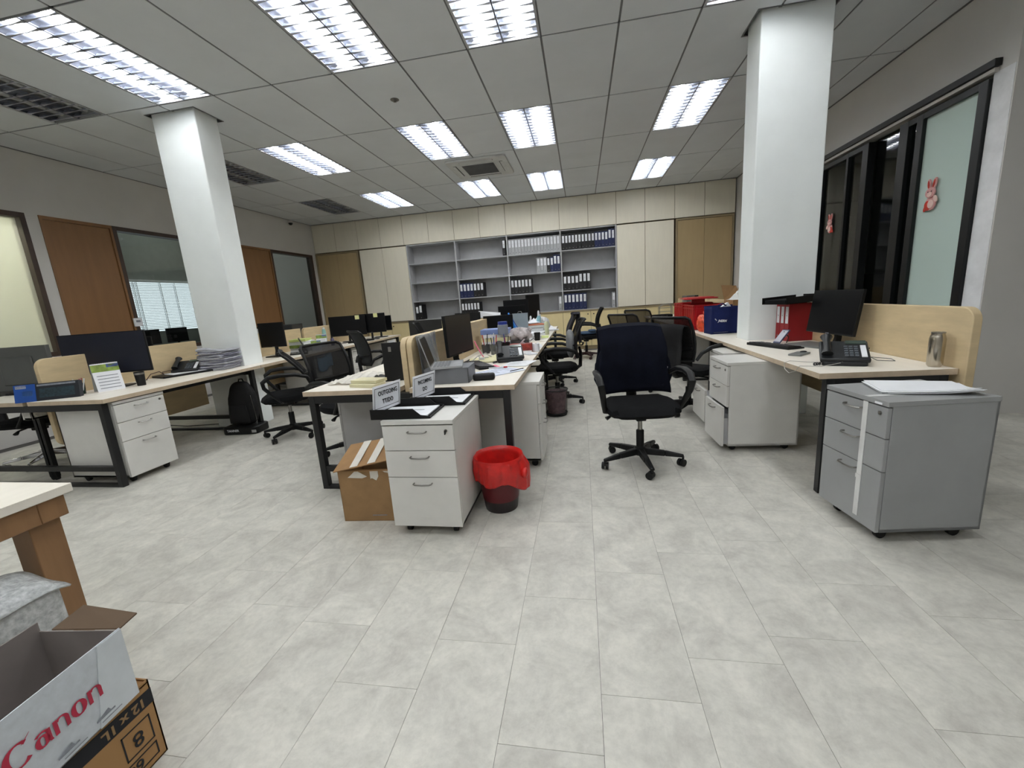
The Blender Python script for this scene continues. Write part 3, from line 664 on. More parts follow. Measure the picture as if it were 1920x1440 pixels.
# ------------------------------------------------------------------ office chairs
def chair(label, loc, rz, back=MESHF, arms=True, metal=None, wback=.44, htop=.97, group=None, lean=.10, spin=.3, backfab=None):
    t = thing('office_chair', label, 'chair', (loc[0], loc[1], 0), rz, group)
    BM = metal or BLKP
    # seat
    def seat(u, v):
        x = (u-.5)*2; y = (v-.5)*2
        k = 1-max(0, (abs(x)**4*abs(y)**4))*.2
        X = x*.245*(1-.10*max(0, y)**2)*k; Y = y*.235*k
        e = max(abs(x), abs(y)); z = .475-.018*(e**6)-.03*max(0, -y)**4-.008*(1-x*x)*(1-y*y)
        return (X, Y, z)
    s = MB().grid(seat, 10, 10)
    n = len(s.v); ring = [i*11 for i in range(11)]+[110+j for j in range(1, 11)]+[i*11+10 for i in range(9, -1, -1)]+[j for j in range(9, 0, -1)]
    vs = []
    for dz, sc in ((-.04, 1.03), (-.065, .93)):
        vs.append([(s.v[q][0]*sc, s.v[q][1]*sc, .462+dz) for q in ring])
    base = len(s.v); s.v += vs[0]+vs[1]; k = len(ring)
    for a in range(k):
        b = (a+1) % k
        s.f.append((ring[a], ring[b], base+b, base+a)); s.mi.append(0)
        s.f.append((base+a, base+b, base+k+b, base+k+a)); s.mi.append(0)
    s.f.append(tuple(base+k+a for a in range(k))); s.mi.append(0)
    s.build('seat', BLKF, t, smooth=True)
    # mechanism, column
    MB().box(-.09, .09, -.12, .12, .365, .40).box(-.035, .035, -.05, .05, .33, .37).build('tilt_mechanism', BLKP, t, bev=.008)
    MB().tube([(-.08, .02, .375), (-.2, .0, .37), (-.24, -.01, .352)], [.007, .007, .014], 6, flat=1.6).build('lever', BLKP, t, smooth=True)
    MB().lathe([(.028, .075), (.028, .25), (.024, .255)], 14).build('column_shroud', BLKP, t, smooth=True)
    MB().cyl(.016, .25, .34, 12).build('gas_lift', STEEL, t, smooth=True)
    MB().lathe([(.035, .065), (.045, .08), (.045, .115), (.03, .13)], 14).build('hub', BM, t, smooth=True)
    for k in range(5):
        a = spin+k*2*PI/5; ca, sa = math.cos(a), math.sin(a)
        def P(r, w_, z): return (r*ca-w_*sa, r*sa+w_*ca, z)
        mb = MB()
        for (ra, wa, za, zb_), (rb, wb, zc, zd) in (((.03, .028, .075, .12), (.17, .022, .068, .105)), ((.17, .022, .068, .105), (.295, .016, .062, .082))):
            mb.hexa([P(ra, -wa, za), P(rb, -wb, zc), P(rb, wb, zc), P(ra, wa, za), P(ra, -wa*.7, zb_), P(rb, -wb*.7, zd), P(rb, wb*.7, zd), P(ra, wa*.7, zb_)])
        lg = mb.build('leg', BM, t, bev=.006)
        c = MB()
        an = a+.9
        for sd in (-.014, .014):
            vs_, = [[]]
            cx_, cy_ = .29*ca-.015*math.cos(an), .29*sa-.015*math.sin(an)
            n_ = 12; dx, dy = -math.sin(an), math.cos(an)
            ring1 = [(cx_+math.cos(an)*.026*math.cos(q)+dx*(sd-.009), cy_+math.sin(an)*.026*math.cos(q)+dy*(sd-.009), .027+.026*math.sin(q)) for q in [2*PI*i/n_ for i in range(n_)]]
            ring2 = [(p[0]+dx*.018, p[1]+dy*.018, p[2]) for p in ring1]
            c.add(ring1+ring2, [tuple(range(n_)), tuple(range(n_, 2*n_))]+[(i, (i+1) % n_, n_+(i+1) % n_, n_+i) for i in range(n_)])
        c.cyl(.008, .03, .07, 8, (.29*ca, .29*sa, 0))
        c.build('caster', BLKP if not metal else BM, lg, smooth=True)
    # backrest
    z0, z1 = .56, htop; hw = wback/2
    def bp(u, v, dz=0.):
        z = z0+(z1-z0)*v; x = (u-.5)*2*hw*(.93+.14*v-.12*v*v)
        y = .235+lean*v*v*1.1+.02*(1-v)-.02*math.sin(v*PI) - .035*((u-.5)*2)**2
        return (x, y, z)
    bk = thing_part = MB().grid(lambda u, v: bp(u, v), 8, 10).build('backrest', backfab or back, t, solid=.006 if not backfab else .04, smooth=True)
    fr = [bp(u, 0) for u in (0, .2, .5, .8, 1)]+[bp(1, v) for v in (.2, .4, .6, .8, .95)]+[bp(u, 1.0) for u in (.93, .75, .5, .25, .07)]+[bp(0, v) for v in (.95, .8, .6, .4, .2)]
    MB().tube(fr, .013, 8, closed=True).build('back_frame', BLKP, t, smooth=True)
    MB().tube([(0, .05, .385), (0, .2, .39), (0, .275, .44), (0, .285, .58), (0, .27, .66)], [.02, .022, .022, .02, .014], 8, flat=1.8).build('back_support', BLKP, t, smooth=True)
    if not backfab: MB().tube([bp(.06, .28), bp(.3, .26), bp(.5, .25), bp(.7, .26), bp(.94, .28)], .016, 8, flat=.7).build('lumbar_bar', BLKP, t, smooth=True)
    if arms:
        for q in (-1, 1):
            pts = [(q*.245, .235, .57), (q*.275, .20, .635), (q*.292, .10, .672), (q*.30, -.03, .683), (q*.30, -.13, .672), (q*.295, -.185, .63), (q*.285, -.18, .575), (q*.27, -.12, .49), (q*.255, -.06, .42), (q*.18, -.02, .395)]
            MB().tube(pts, [.014, .017, .02, .021, .021, .02, .018, .016, .015, .012], 8, flat=1.25).build('armrest', BM if metal is None else BLKP, t, smooth=True)
    return t
chair('black office chair facing the camera with a navy jacket over its back', (.385, 2.97), .10, spin=-1.53)
chair('black mesh office chair at the right desk behind the jacketed chair', (1.04, 4.34), PI-.85, spin=.6)
chair('black mesh chair turned to the right desk beyond, nearer of the two with brown netting', (.68, 5.45), PI-.75, back=MESHB)
chair('black mesh chair by the far right desk, farther of the two with brown netting', (.98, 6.45), PI-.75, back=MESHB)
c5 = chair('black chair by the back cupboards with a blue seat cushion', (.07, 8.35), -PI/2, backfab=BLKF, metal=M('maroon_black_base', (52, 28, 30), .5), wback=.42)
chair('black mesh chair by centre island with grey lumbar cushion', (-.31, 4.78), -PI/2+.12, spin=.1)
chair('black chair at the far centre desk draped with a dark jacket', (-.40, 5.95), -PI/2+.1)
chair('black mesh chair at the left desk row with high curved back', (-3.03, 3.75), -.92, spin=.6, lean=-.20, htop=.89)
chair('black chair tucked half under the left side of the centre desk', (-2.02, 3.28), PI/2-.3, spin=.0)
chair('tall grey-black mesh chair between the left row and the centre island', (-2.62, 5.05), PI-.9+.2, htop=.99, back=M('charcoal_mesh', (44, 46, 48), .7, alpha=.95))
chair('black chair beside far centre desk seen above the beige divider', (-2.45, 6.75), PI/2+.2)
chair('chair with chrome base behind the near left desk', (-5.2, 3.05), PI/2+.3, metal=CHROME, spin=.9)
# ------------------------------------------------------------------ cloth and cushions
def chair_local(p, loc, rz):
    c, s = math.cos(rz), math.sin(rz); return (loc[0]+p[0]*c-p[1]*s, loc[1]+p[0]*s+p[1]*c, p[2])
def drape(name, label, cat, loc, rz, hw, ztop, zfr, zbk, mt, seedv, wob=.012, yc=.33, th=.05, flare=.0):
    t = thing(name, label, cat, (loc[0], loc[1], 0), rz)
    rnd = random.Random(seedv); ph = [rnd.uniform(0, 6) for _ in range(6)]
    L1 = ztop-zfr; L2 = ztop-zbk; Lt = L1+th+L2
    def fn(u, v):
        x = (u-.5)*2*hw; s = v*Lt
        if s < L1: z = zfr+s; q_ = min(1, max(0, (z-.56)/.41)); y = min(.235+.11*q_*q_+.02*(1-q_)-.02*math.sin(q_*PI)-.05-.05*max(0, .62-z)/.1*.3, yc-th/2-.02)
        elif s < L1+th: a = (s-L1)/th*PI; z = ztop+.012*math.sin(a); y = yc-(th/2+.02)*math.cos(a)
        else: z = ztop-(s-L1-th); y = yc+th/2+.02-.03*((ztop-z))
        d = 1-abs((v*Lt-L1)/Lt); fall = min(1, (ztop-z)/.25)
        w_ = wob*fall*(math.sin(x*26+ph[0]+z*6)+.6*math.sin(x*49+ph[1]-z*9)+.5*math.sin(z*24+ph[2]+x*5))
        x2 = x*(1+flare*(ztop-z))+.008*math.sin(z*20+ph[3]); y += w_*(1 if s > L1 else .35)-(.012 if s < L1 else .03)*(x/hw)**2
        return (x2, y, z-.02*abs(x/hw)**3)
    MB().grid(fn, 28, 26).build('cloth', mt, t, solid=.008, smooth=True)
    return t
jk = drape('navy_jacket', 'navy blue jacket draped over the chair that faces the camera', 'jacket', (.385, 2.97), .10, .235, .985, .495, .56, NAVY, 3, yc=.345, flare=.25)
for q in (-1, 1):
    MB().tube([(q*.2, .24, .80), (q*.235, .235, .70), (q*.25, .22, .60), (q*.22, .2, .52)], [.035, .045, .042, .035], 10, flat=.7).build('sleeve', NAVY, jk, smooth=True)
MB().prism([(.225, .68), (.255, .67), (.25, .62), (.215, .60)], .2, .203, 'y').build('care_label', PAPER, jk)
drape('dark_jacket', 'black jacket hanging on the chair at the far centre desk', 'jacket', (-.40, 5.95), -PI/2+.1, .21, 1.0, .55, .58, M('black_navy_cloth', (20, 19, 30), .9, var=.1, bump=.3, bscale=30), 5)
drape('dark_shirt', 'dark garment hung over the mesh chair behind the jacketed chair', 'garment', (1.04, 4.34), PI-.85, .17, .90, .52, .50, M('black_cloth', (15, 15, 18), .85, var=.2, bump=.5, bscale=30), 9, wob=.018)
t = thing('lumbar_cushion', 'grey rounded lumbar cushion strapped to the chair beside the centre island', 'cushion', (-.31, 4.78, .0), -PI/2+.12)
def blob(cx, cy, cz, rx, ry, rz_, p=2.6, n=16, mseg=10):
    mb = MB(); vs = []
    sg = lambda v, e: math.copysign(abs(v)**e, v)
    e = 2/p
    def f(u, v):
        a = -PI/2+PI*u; b = 2*PI*v
        return (cx+rx*sg(math.cos(a), e)*sg(math.cos(b), e), cy+ry*sg(math.cos(a), e)*sg(math.sin(b), e), cz+rz_*sg(math.sin(a), e))
    return mb.grid(f, mseg, n)
blob(0, .17, .70, .19, .045, .16).build('cushion_body', M('grey_cushion_fabric', (120, 122, 124), .9, bump=.2, bscale=300), t, smooth=True)
MB().tube([(-.19, .18, .70), (-.215, .28, .70), (0, .32, .70), (.215, .28, .70), (.19, .18, .70)], .006, 6, flat=2.).build('strap', BLKF, t)
t = thing('seat_cushion', 'folded blue cushion on the chair by the back cupboards', 'cushion', (.07, 8.35, 0), -PI/2)
blob(0, .02, .50, .2, .19, .028, 3).build('cushion_body', M('slate_blue_cloth', (60, 82, 110), .9, var=.1, bump=.4, bscale=40), t, smooth=True)
blob(0.02, .12, .54, .16, .08, .02, 3).build('folded_layer', MC['slate_blue_cloth'], t, smooth=True)
# ------------------------------------------------------------------ floor items
# small front carton
t = thing('open_carton', 'brown cardboard carton on the floor beside the white pedestal, top flaps half open', 'box', (-1.30, 2.09, 0), .06)
w_, d_, h_ = .30, .30, .325
MB().box(-.15, .28, 0, .004, 0, h_).box(-.15, .28, d_-.004, d_, 0, h_).box(-.15, -.146, 0, d_, 0, h_).box(.276, .28, 0, d_, 0, h_).box(-.15, .28, 0, d_, 0, .004).build('carton_body', KRAFTD, t)
MB().hexa([(-.165, -.02, h_-.005), (.285, -.03, h_+.085), (.285, .2, h_+.15), (-.15, .2, h_+.085), (-.165, -.02, h_), (.285, -.03, h_+.09), (.285, .2, h_+.155), (-.15, .2, h_+.09)]).build('top_flap', KRAFT, t)
MB().hexa([(-.150, .0, h_), (.26, .0, h_), (.26, -.012, h_-.003), (-.150, -.015, h_-.003), (-.15, .0, h_+.004), (.26, 0, h_+.004), (.26, -.012, h_+.001), (-.15, -.015, h_+.001)]).build('front_flap', KRAFT, t)
def on_flap(x0, x1, y0, y1, nm, mt):
    def z(x, y): a = (x+.165)/.45; b = (y+.025)/.225; return h_+.001+.09*a*(1-b)+b*(.09+.065*a)
    MB().hexa([(x0, y0, z(x0, y0)), (x1, y0, z(x1, y0)), (x1, y1, z(x1, y1)), (x0, y1, z(x0, y1)), (x0, y0, z(x0, y0)+.001), (x1, y0, z(x1, y0)+.001), (x1, y1, z(x1, y1)+.001), (x0, y1, z(x0, y1)+.001)]).build(nm, mt, t)
WT = M('white_parcel_tape', (212, 208, 198), .4)
on_flap(-.06, -.01, -.02, .2, 'tape_strip', WT); on_flap(.05, .10, -.02, .2, 'tape_strip', WT)
for a in ([(-.07, -.03), (-.035, 0), (.03, -.04), (.0, -.05), (-.09, -.045)], [(.05, 0), (.10, .003), (.10, -.04), (.085, -.065), (.06, -.05), (.05, -.055)], [(.12, 0), (.2, 0), (.2, -.03), (.14, -.015)]):
    MB().prism([(x, h_+z) for x, z in a], -.0035, -.002, 'y').build('torn_tape', WT, t)
MB().box(.03, .12, -.001, 0, .035, .04).build('print_line', INKG, t)
# red bin
t = thing('waste_bin', 'black waste bin lined with a red bag beside the white pedestal', 'bin', (-.525, 2.30, 0))
MB().lathe([(.005, .004), (.098, .0), (.1, .01), (.138, .315), (.134, .315), (.096, .014)], 36).build('bin_body', M('dark_red_black_plastic', (30, 22, 24), .35), t, smooth=True)
rnd = random.Random(4)
def bag(u, v):
    a = u*2*PI; prof = [(.080, .03), (.103, .16), (.122, .27), (.131, .322), (.147, .338), (.155, .315), (.158, .27), (.150, .22), (.146, .19)]
    k = v*(len(prof)-1); i = min(int(k), len(prof)-2); f = k-i
    r = prof[i][0]*(1-f)+prof[i+1][0]*f; z = prof[i][1]*(1-f)+prof[i+1][1]*f
    if v > .62:
        r += .003*math.sin(7*a+2*v)+.003*math.sin(17*a+9*v)+.002*math.sin(31*a); q = max(0, math.cos(a+.15))**6
        r += q*.035*math.sin(min(1, (v-.62)/.3)*PI/2); z += .012*math.sin(5*a+1)*(v-.62)*2.4-.05*q*(v > .85)
    return (r*math.cos(a), r*math.sin(a), z)
MB().grid(bag, 90, 32).build('bin_liner', REDB, t, smooth=True, solid=.0008)
MB().lathe([(.1005, .075), (.1215, .23), (.1400, .235), (.1245, .075)][0:0] or [(.1085, .07), (.1315, .26), (.1325, .26), (.1095, .07)], 36).build('red_tint_band', M('deep_red_plastic', (92, 12, 22), .35), t, smooth=True)
MB().grid(lambda u, v: ((.02+.05*v)*math.cos(u*2*PI)*(1+.3*math.sin(u*20)), (.02+.05*v)*math.sin(u*2*PI), .1+.04*math.sin(u*14)*v), 20, 4).build('crumpled_waste', PAPER, t, smooth=True)
blob(.165, -.06, .245, .02, .035, .03, 2.2).build('bag_knot', REDB, t, smooth=True)
# black wire bin behind
t = thing('wire_waste_bin', 'black mesh waste bin with pink lining beside the centre aisle chair', 'bin', (-.30, 4.30, 0))
MB().lathe([(.11, .005), (.125, .28)][0:2], 24).build('mesh_wall', M('bin_mesh_black', (28, 28, 30), .5, alpha=.45), t, smooth=True)
MB().lathe([(.09, .02), (.112, .26), (.108, .26), (.086, .02)], 20).build('liner', M('pink_print_liner', (150, 120, 124), .6, var=.2, scale=30), t, smooth=True)
MB().tube([(.127*math.cos(a), .127*math.sin(a), .28) for a in [2*PI*i/24 for i in range(24)]], .005, 6, closed=True).build('rim', BLKP, t, smooth=True); MB().tube([(.11*math.cos(a), .11*math.sin(a), .03) for a in [2*PI*i/24 for i in range(24)]], .008, 6, closed=True).build('base_ring', BLKP, t, smooth=True)
# backpack and the black shoe-box like case under it
t = thing('flat_black_case', 'low black case with white lettering and sticker under the backpack', 'case', (-3.74, 3.90, 0), .12)
MB().prism(rrect(.40, .24, .05, 6), 0, .085).build('case_body', BLKP, t, bev=.012)
text('lettering', 'TANNER', .034, PAPER, t, (-.07, -.1203, .047), (PI/2, 0, 0), bold=.0006)
MB().prism([(.14, .02), (.192, .02), (.192, .05), (.14, .05)], -.1215, -.1205, 'y').build('sticker', M('grey_sticker', (150, 150, 148), .6), t)
t = thing('backpack', 'black backpack standing under the left desk on a low black case', 'backpack', (-3.74, 3.92, .086), .05)
def bpk(u, v):
    a = -PI/2+PI*u; b = 2*PI*v; sg = lambda q, e: math.copysign(abs(q)**e, q)
    z = .24+.24*sg(math.sin(a), .8); tp = 1-.28*max(0, (z-.2)/.3)**1.6
    return (.165*tp*sg(math.cos(a), .5)*sg(math.cos(b), .7)+.004*math.sin(z*40), .09*(1-.35*z/.5)*sg(math.cos(a), .5)*sg(math.sin(b), .8)+(z-.2)*.06, z)
MB().grid(bpk, 18, 32).build('bag_body', M('black_nylon', (14, 14, 16), .85, var=.1, bump=.3, bscale=60), t, smooth=True)
MB().grid(lambda u, v: (.12*(2*u-1)*(1-.15*v*v), -.088-.03*math.sin(PI*u)*math.sin(PI*min(1, v+.08)), .03+.2*v), 10, 8).build('front_pocket', MC['black_nylon'], t, smooth=True, solid=.006)
MB().tube([(-.03, .03, .475), (-.02, .03, .505), (.02, .03, .505), (.03, .03, .475)], .007, 6).build('grab_handle', BLKP, t, smooth=True)
MB().tube([(.15, -.03, .05), (.158, -.045, .15), (.135, -.035, .32), (.09, -.0, .43)], .003, 5).build('zip', STEEL, t)
# power cable on the floor, left
t = thing('floor_cable', 'thin black cable trailing on the floor below the left desks', 'cable', (-4.2, 4.4, 0))
MB().tube([(-1.5, -.1, .005), (-.6, -.25, .005), (0, -.15, .005), (.5, -.4, .005)], .005, 6).build('cable_run', BLKP, t, smooth=True)
# ------------------------------------------------------------------ near left table and boxes
t = thing('wooden_table', 'cream-topped wooden table at the left edge nearest the camera', 'table', (-2.2, .65, 0))
PINE = M('brown_table_wood', (142, 106, 70), .5, var=.07, scale=5, stretch=(4, 4, .5))
MB().box(-.5, .43, -.9, .425, .69, .72).build('table_top', LAM, t, bev=.003)
MB().box(-.46, .415, .33, .405, .615, .69).box(.33, .415, -.86, .33, .615, .69).build('apron', PINE, t, bev=.003)
for x, y in ((.30, .31), (.30, -.86), (-.46, .31), (-.46, -.86)): MB().box(x, x+.085, y, y+.085, 0, .615 if 0 else .69).build('leg', PINE, t, bev=.003)
t = thing('brown_carton', 'brown carton with black band printed 8 and 6888 in the near left corner', 'box', (-1.257, .80, 0))
K2 = M('kraft_print_carton', (170, 130, 84), .8, var=.04, bump=.15, bscale=150)
MB().box(-.30, 0, -.46, 0, 0, .004).box(-.004, 0, -.46, 0, 0, .25).box(-.30, -.296, -.46, 0, 0, .25).box(-.3, 0, -.004, 0, 0, .25).box(-.3, 0, -.46, -.456, 0, .25).box(-.3, 0, -.46, 0, .24, .244).build('carton_body', K2, t)
MB().box(0, .001, -.46, -.0, .177, .222).build('black_band', INK, t)
text('band_print', '12 x 1L', .036, M('kraft_ink_gap', (150, 120, 84), .8), t, (.0016, -.075, .199), (PI/2, PI, PI/2), bold=.001)
def boxline(par, y0, y1, z0, z1, x=.001, lw=.0035):
    MB().box(0, x, y0, y1, z0, z0+lw).box(0, x, y0, y1, z1-lw, z1).box(0, x, y0, y0+lw, z0, z1).box(0, x, y1-lw, y1, z0, z1).build('print_frame', INK, par)
boxline(t, -.095, -.02, .075, .155); text('print_eight', '8', .06, INK, t, (.0016, -.058, .115), (PI/2, PI, PI/2))
boxline(t, -.20, -.02, .02, .062); text('print_number', '6888', .046, INK, t, (.0016, -.105, .041), (PI/2, PI, PI/2))
t = thing('white_camera_box', 'white open carton with red lettering on the brown carton', 'box', (-1.238, .760, .2515), .10)
WBOX = M('white_printed_board', (196, 202, 208), .6, var=.04, scale=40)
IN = M('grey_board_inside', (128, 120, 116), .8, var=.05)
H = .205
MB().box(-.003, 0, -.52, 0, 0, H).build('front_panel', WBOX, t)
MB().box(-.235, -.232, -.52, 0, 0, H+.02).box(-.235, 0, -.003, 0, 0, H*.97).box(-.235, 0, -.52, -.517, 0, H).box(-.235, 0, -.52, 0, 0, .003).build('inner_walls', IN, t)
MB().hexa([(-.002, .001, H*.97), (-.20, .001, H*.97), (-.18, .07, H+.012), (-.0, .05, H+.0), (-.002, .003, H*.97+.003), (-.20, .003, H*.97+.003), (-.18, .07, H+.016), (-.0, .05, H+.004)]).build('end_flap', M('brown_flap', (92, 74, 56), .8), t)
MB().hexa([(.0, -.10, .0), (.0005, -.0, .0), (.0005, -.0, H*.99), (.0, -.06, H*.99), (.002, -.1, .0), (.003, 0, 0), (.003, 0, H*.99), (.002, -.06, H*.99)]).build('corner_tape', M('clear_tape_white', (206, 212, 217), .3), t)
# 'Canon' lettering as variable width strokes on the white face (x plane)
def strokes(par, mt, glyphs, y0, z0, s, x=.0024):
    # letters laid along +y, up is +z
    adv = 0
    for g, wd in glyphs:
        for pts in g:
            mb = MB(); vs = []
            for i, (px, py, r, an) in enumerate(pts):
                ca, sa = math.cos(an)*r, math.sin(an)*r
                for sg in (-1, 1): vs.append((x, y0+(adv+px+sg*ca)*s, z0+(py+sg*sa)*s))
            n = len(pts); fs = [(2*i, 2*i+1, 2*i+3, 2*i+2) for i in range(n-1)]
            mb.add(vs, fs); mb.build('red_letter', mt, par, solid=.0006)
        adv += wd
def arc(cx, cy, rx, ry, a0, a1, w0, w1, n=14, an=0.):
    out = []
    for i in range(n+1):
        f = i/n; a = math.radians(a0+(a1-a0)*f); k = abs(math.cos(a)); out.append((cx+rx*math.cos(a), cy+ry*math.sin(a), w0+(w1-w0)*k, a if False else an))
    return out
def rad(cx, cy, rx, ry, a0, a1, w0, w1, n=16):
    out = []
    for i in range(n+1):
        a = math.radians(a0+(a1-a0)*i/n); out.append((cx+rx*math.cos(a), cy+ry*math.sin(a), w0+(w1-w0)*abs(math.cos(a))**1.5, a))
    return out
gC = ([rad(.5, .52, .40, .50, 45, 318, .03, .12), [(.70, .86, .05, .2), (.85, 1.0, .02, .3), (.98, 1.12, .01, .3)]], 1.0)
ga = ([rad(.26, .26, .17, .24, 0, 360, .03, .09), [(.50, .62, .075, 0), (.50, .1, .075, 0), (.56, 0, .05, 0)], rad(.28, .50, .22, .16, 10, 150, .03, .06)], .66)
gn = ([[(.10, .66, .075, 0), (.10, 0, .075, 0)], rad(.33, .42, .20, .22, 150, 0, .03, .075), [(.53, .42, .075, 0), (.53, 0, .075, 0)]], .70)
go = ([rad(.30, .32, .22, .32, 0, 360, .03, .10)], .66)
strokes(t, M('logo_red', (176, 30, 62), .6), [gC, ga, gn, go, gn], -.271, .08, .054)
for k in range(4):
    y = -.36+k*.085
    MB().box(.0024, .003, y, y+.045, .022, .026).box(.0024, .003, y+.01, y+.06, .012, .014).build('small_print', INKG, t); MB().prism([(y+.0, .026), (y+.03, .036), (y+.035, .026)], .0024, .0030, 'x').build('small_print', INKG, t)
t = thing('bubble_wrap_bundle', 'bundle of clear bubble wrap lying behind the white carton', 'packaging', (-1.80, .72, 0))
BW = M('bubble_wrap_film', (196, 200, 200), .18, var=.15, scale=60, bump=.8, bscale=110, alpha=.8)
MB().grid(lambda u, v: (-.16+.32*u, -.20+.40*v, .497+.012*math.sin(u*9+v*4)-.03*(2*v-1)**4-.03*(2*u-1)**4), 14, 14).build('film_layer', BW, t, smooth=True, solid=.006)
blob(0, 0, .245, .158, .195, .245, 9).build('wrapped_block', BW, t, smooth=True)
MB().prism(rrect(.13, .1, .02, 4, -.06, .05), .505, .515).build('yellow_green_label', M('lime_label', (196, 214, 60), .6), t)
# ------------------------------------------------------------------ things on the desks
def monitor(label, x, y, rz, w=.54, h=.32, zb=None, z0=TZ, tilt=0., stand='plate', mt=DARKSC, group=None, logo=True, note=None):
    """screen faces -y locally; zb = height of the bottom edge above the desk"""
    zb = .12 if zb is None else zb
    t = thing('monitor', label, 'monitor', (x, y, z0), rz, group)
    hd = MB().box(-w/2, w/2, -.012, .012, -h/2, h/2).build('housing', BLKP, t, bev=.004, loc=(0, 0, zb+h/2)); hd.rotation_euler[0] = -tilt
    MB().box(-w/2+.007, w/2-.007, -.0135, -.012, -h/2+.014, h/2-.007).build('screen', mt, hd)
    MB().box(-.10, .10, .012, .035, -.1, .1).build('rear_cover', BLKP, hd, bev=.01)
    if logo: MB().box(-.018, .018, -.0145, -.0135, -h/2+.004, -h/2+.009).build('maker_mark', INKG, hd)
    if note: MB().box(note-.035, note+.035, -.0155, -.0145, h/2-.07, h/2-.0).build('sticky_note', M('pale_yellow_note', (226, 226, 160), .7), hd)
    MB().tube([(0, .03, .012), (0, .045, .08), (0, .035, zb+h*.45)], [.022, .018, .018], 8, flat=1.5).build('neck', BLKP, t, smooth=True)
    MB().prism(rrect(.24, .18, .04, 5, 0, .02), 0, .012).build('foot', BLKP, t, bev=.003)
    return t
def keyboard(label, x, y, rz, z0=TZ, w=.44, d=.145, mt=None):
    t = thing('keyboard', label, 'keyboard', (x, y, z0), rz)
    MB().hexa([(-w/2, -d/2, 0), (w/2, -d/2, 0), (w/2, d/2, 0), (-w/2, d/2, 0), (-w/2, -d/2, .01), (w/2, -d/2, .01), (w/2, d/2, .022), (-w/2, d/2, .022)]).build('case', mt or BLKP, t, bev=.003)
    mb = MB(); kw = (w-.03)/22
    for r in range(6):
        yy = -d/2+.016+r*(d-.03)/5.6; z = .011+.012*(yy+d/2)/d
        for c in range(22):
            if c in (15, 19): continue
            if r == 0 and 4 <= c <= 9: continue
            xx = -w/2+.015+c*kw; mb.box(xx+.001, xx+kw-.001, yy, yy+.017, z, z+.006)
    tag(mb.box(-w/2+.015+4*kw, -w/2+.015+10*kw-.001, -d/2+.016, -d/2+.033, .012, .018).build('keys', M('key_cap_black', (36, 37, 39), .5), t), kind='stuff')
    return t
def deskphone(label, x, y, rz, z0=TZ):
    t = thing('desk_telephone', label, 'telephone', (x, y, z0), rz); t.scale = (1.08, 1.08, 1.08)
    P = M('telephone_charcoal', (22, 25, 28), .42)
    s = MB().hexa([(-.02, -.105, 0), (.10, -.105, 0), (.10, .09, 0), (-.02, .09, 0), (-.02, -.105, .0), (.10, -.105, .0), (.10, .09, .0), (-.02, .09, .0)])
    b = MB().hexa([(-.11, -.10, .015), (.11, -.10, .015), (.11, .08, .085), (-.11, .08, .085), (-.11, -.105, .04), (.11, -.105, .04), (.11, .07, .118), (-.11, .07, .118)]).build('phone_body', P, t, bev=.008)
    MB().hexa([(-.09, .0, 0), (.09, .0, 0), (.09, .10, 0), (-.09, .10, 0), (-.07, .045, .075), (.07, .045, .075), (.07, .075, .09), (-.07, .075, .09)]).build('stand', P, t, bev=.004)
    MB().prism(rrect(.2, .05, .02, 4, 0, -.085), 0, .022).build('front_foot', P, t, bev=.003)
    sl = math.atan2(.078, .175)
    def on(x0, x1, v0, v1, nm, mt, up=.003):
        def q(xx, v, k): yy = -.105+.175*v; return (xx, yy-k*.4, .04+.078*v+k)
        return MB().hexa([q(x0, v0, 0), q(x1, v0, 0), q(x1, v1, 0), q(x0, v1, 0), q(x0, v0, up), q(x1, v0, up), q(x1, v1, up), q(x0, v1, up)]).build(nm, mt, t)
    on(.01, .10, .80, .98, 'display', M('phone_display', (70, 82, 74), .2)); KB = M('phone_button', (84, 90, 96), .5)
    for r in range(5):
        for c in range(3): on(.0+c*.022, .016+c*.022, .12+r*.12, .19+r*.12, 'button', KB, .005)
    on(.072, .096, .1, .72, 'label_strip', PAPER)
    MB().tube([(-.078, -.085, .065), (-.078, -.06, .088), (-.078, .02, .125), (-.078, .055, .142)], [.022, .014, .014, .024], 10, flat=1.25).build('handset', P, t, smooth=True)
    pts = []
    for i in range(70):
        a = i*.9; f = i/69; pts.append((-.085-.05*math.sin(PI*f)+.007*math.cos(a), -.09+.0*f-.05*math.sin(PI*f)+.13*f*.2, .012+.007*math.sin(a)))
    MB().tube(pts, .002, 4).build('coiled_cord', P, t)
    return t
def papers(label, x, y, rz, z0=TZ, w=.21, d=.297, n=3, name='paper_sheet', cat='paper', h=.002, print_=True, seedv=1, mt=None, curl=0.):
    t = thing(name, label, cat, (x, y, z0), rz)
    r = random.Random(seedv)
    for k in range(n):
        a = r.uniform(-.09, .09) if k else 0; ox, oy = (r.uniform(-.012, .012), r.uniform(-.012, .012)) if k else (0, 0)
        o = MB().grid(lambda u, v: ((u-.5)*w, (v-.5)*d, curl*(u**4)*(v**3)+.0006), 6, 6).build('sheet', mt or PAPER, t, solid=h, loc=(ox, oy, h*.5+k*(h+.0003))); o.rotation_euler[2] = a
    if print_:
        z = n*(h+.0003)+.0008
        mb = MB()
        for k in range(7): mb.box(-w*.36, w*(r.uniform(-.05, .3)), d*(.34-.1*k), d*(.355-.1*k), z, z+.0003)
        mb.build('printed_lines', INKG, t)
    return t
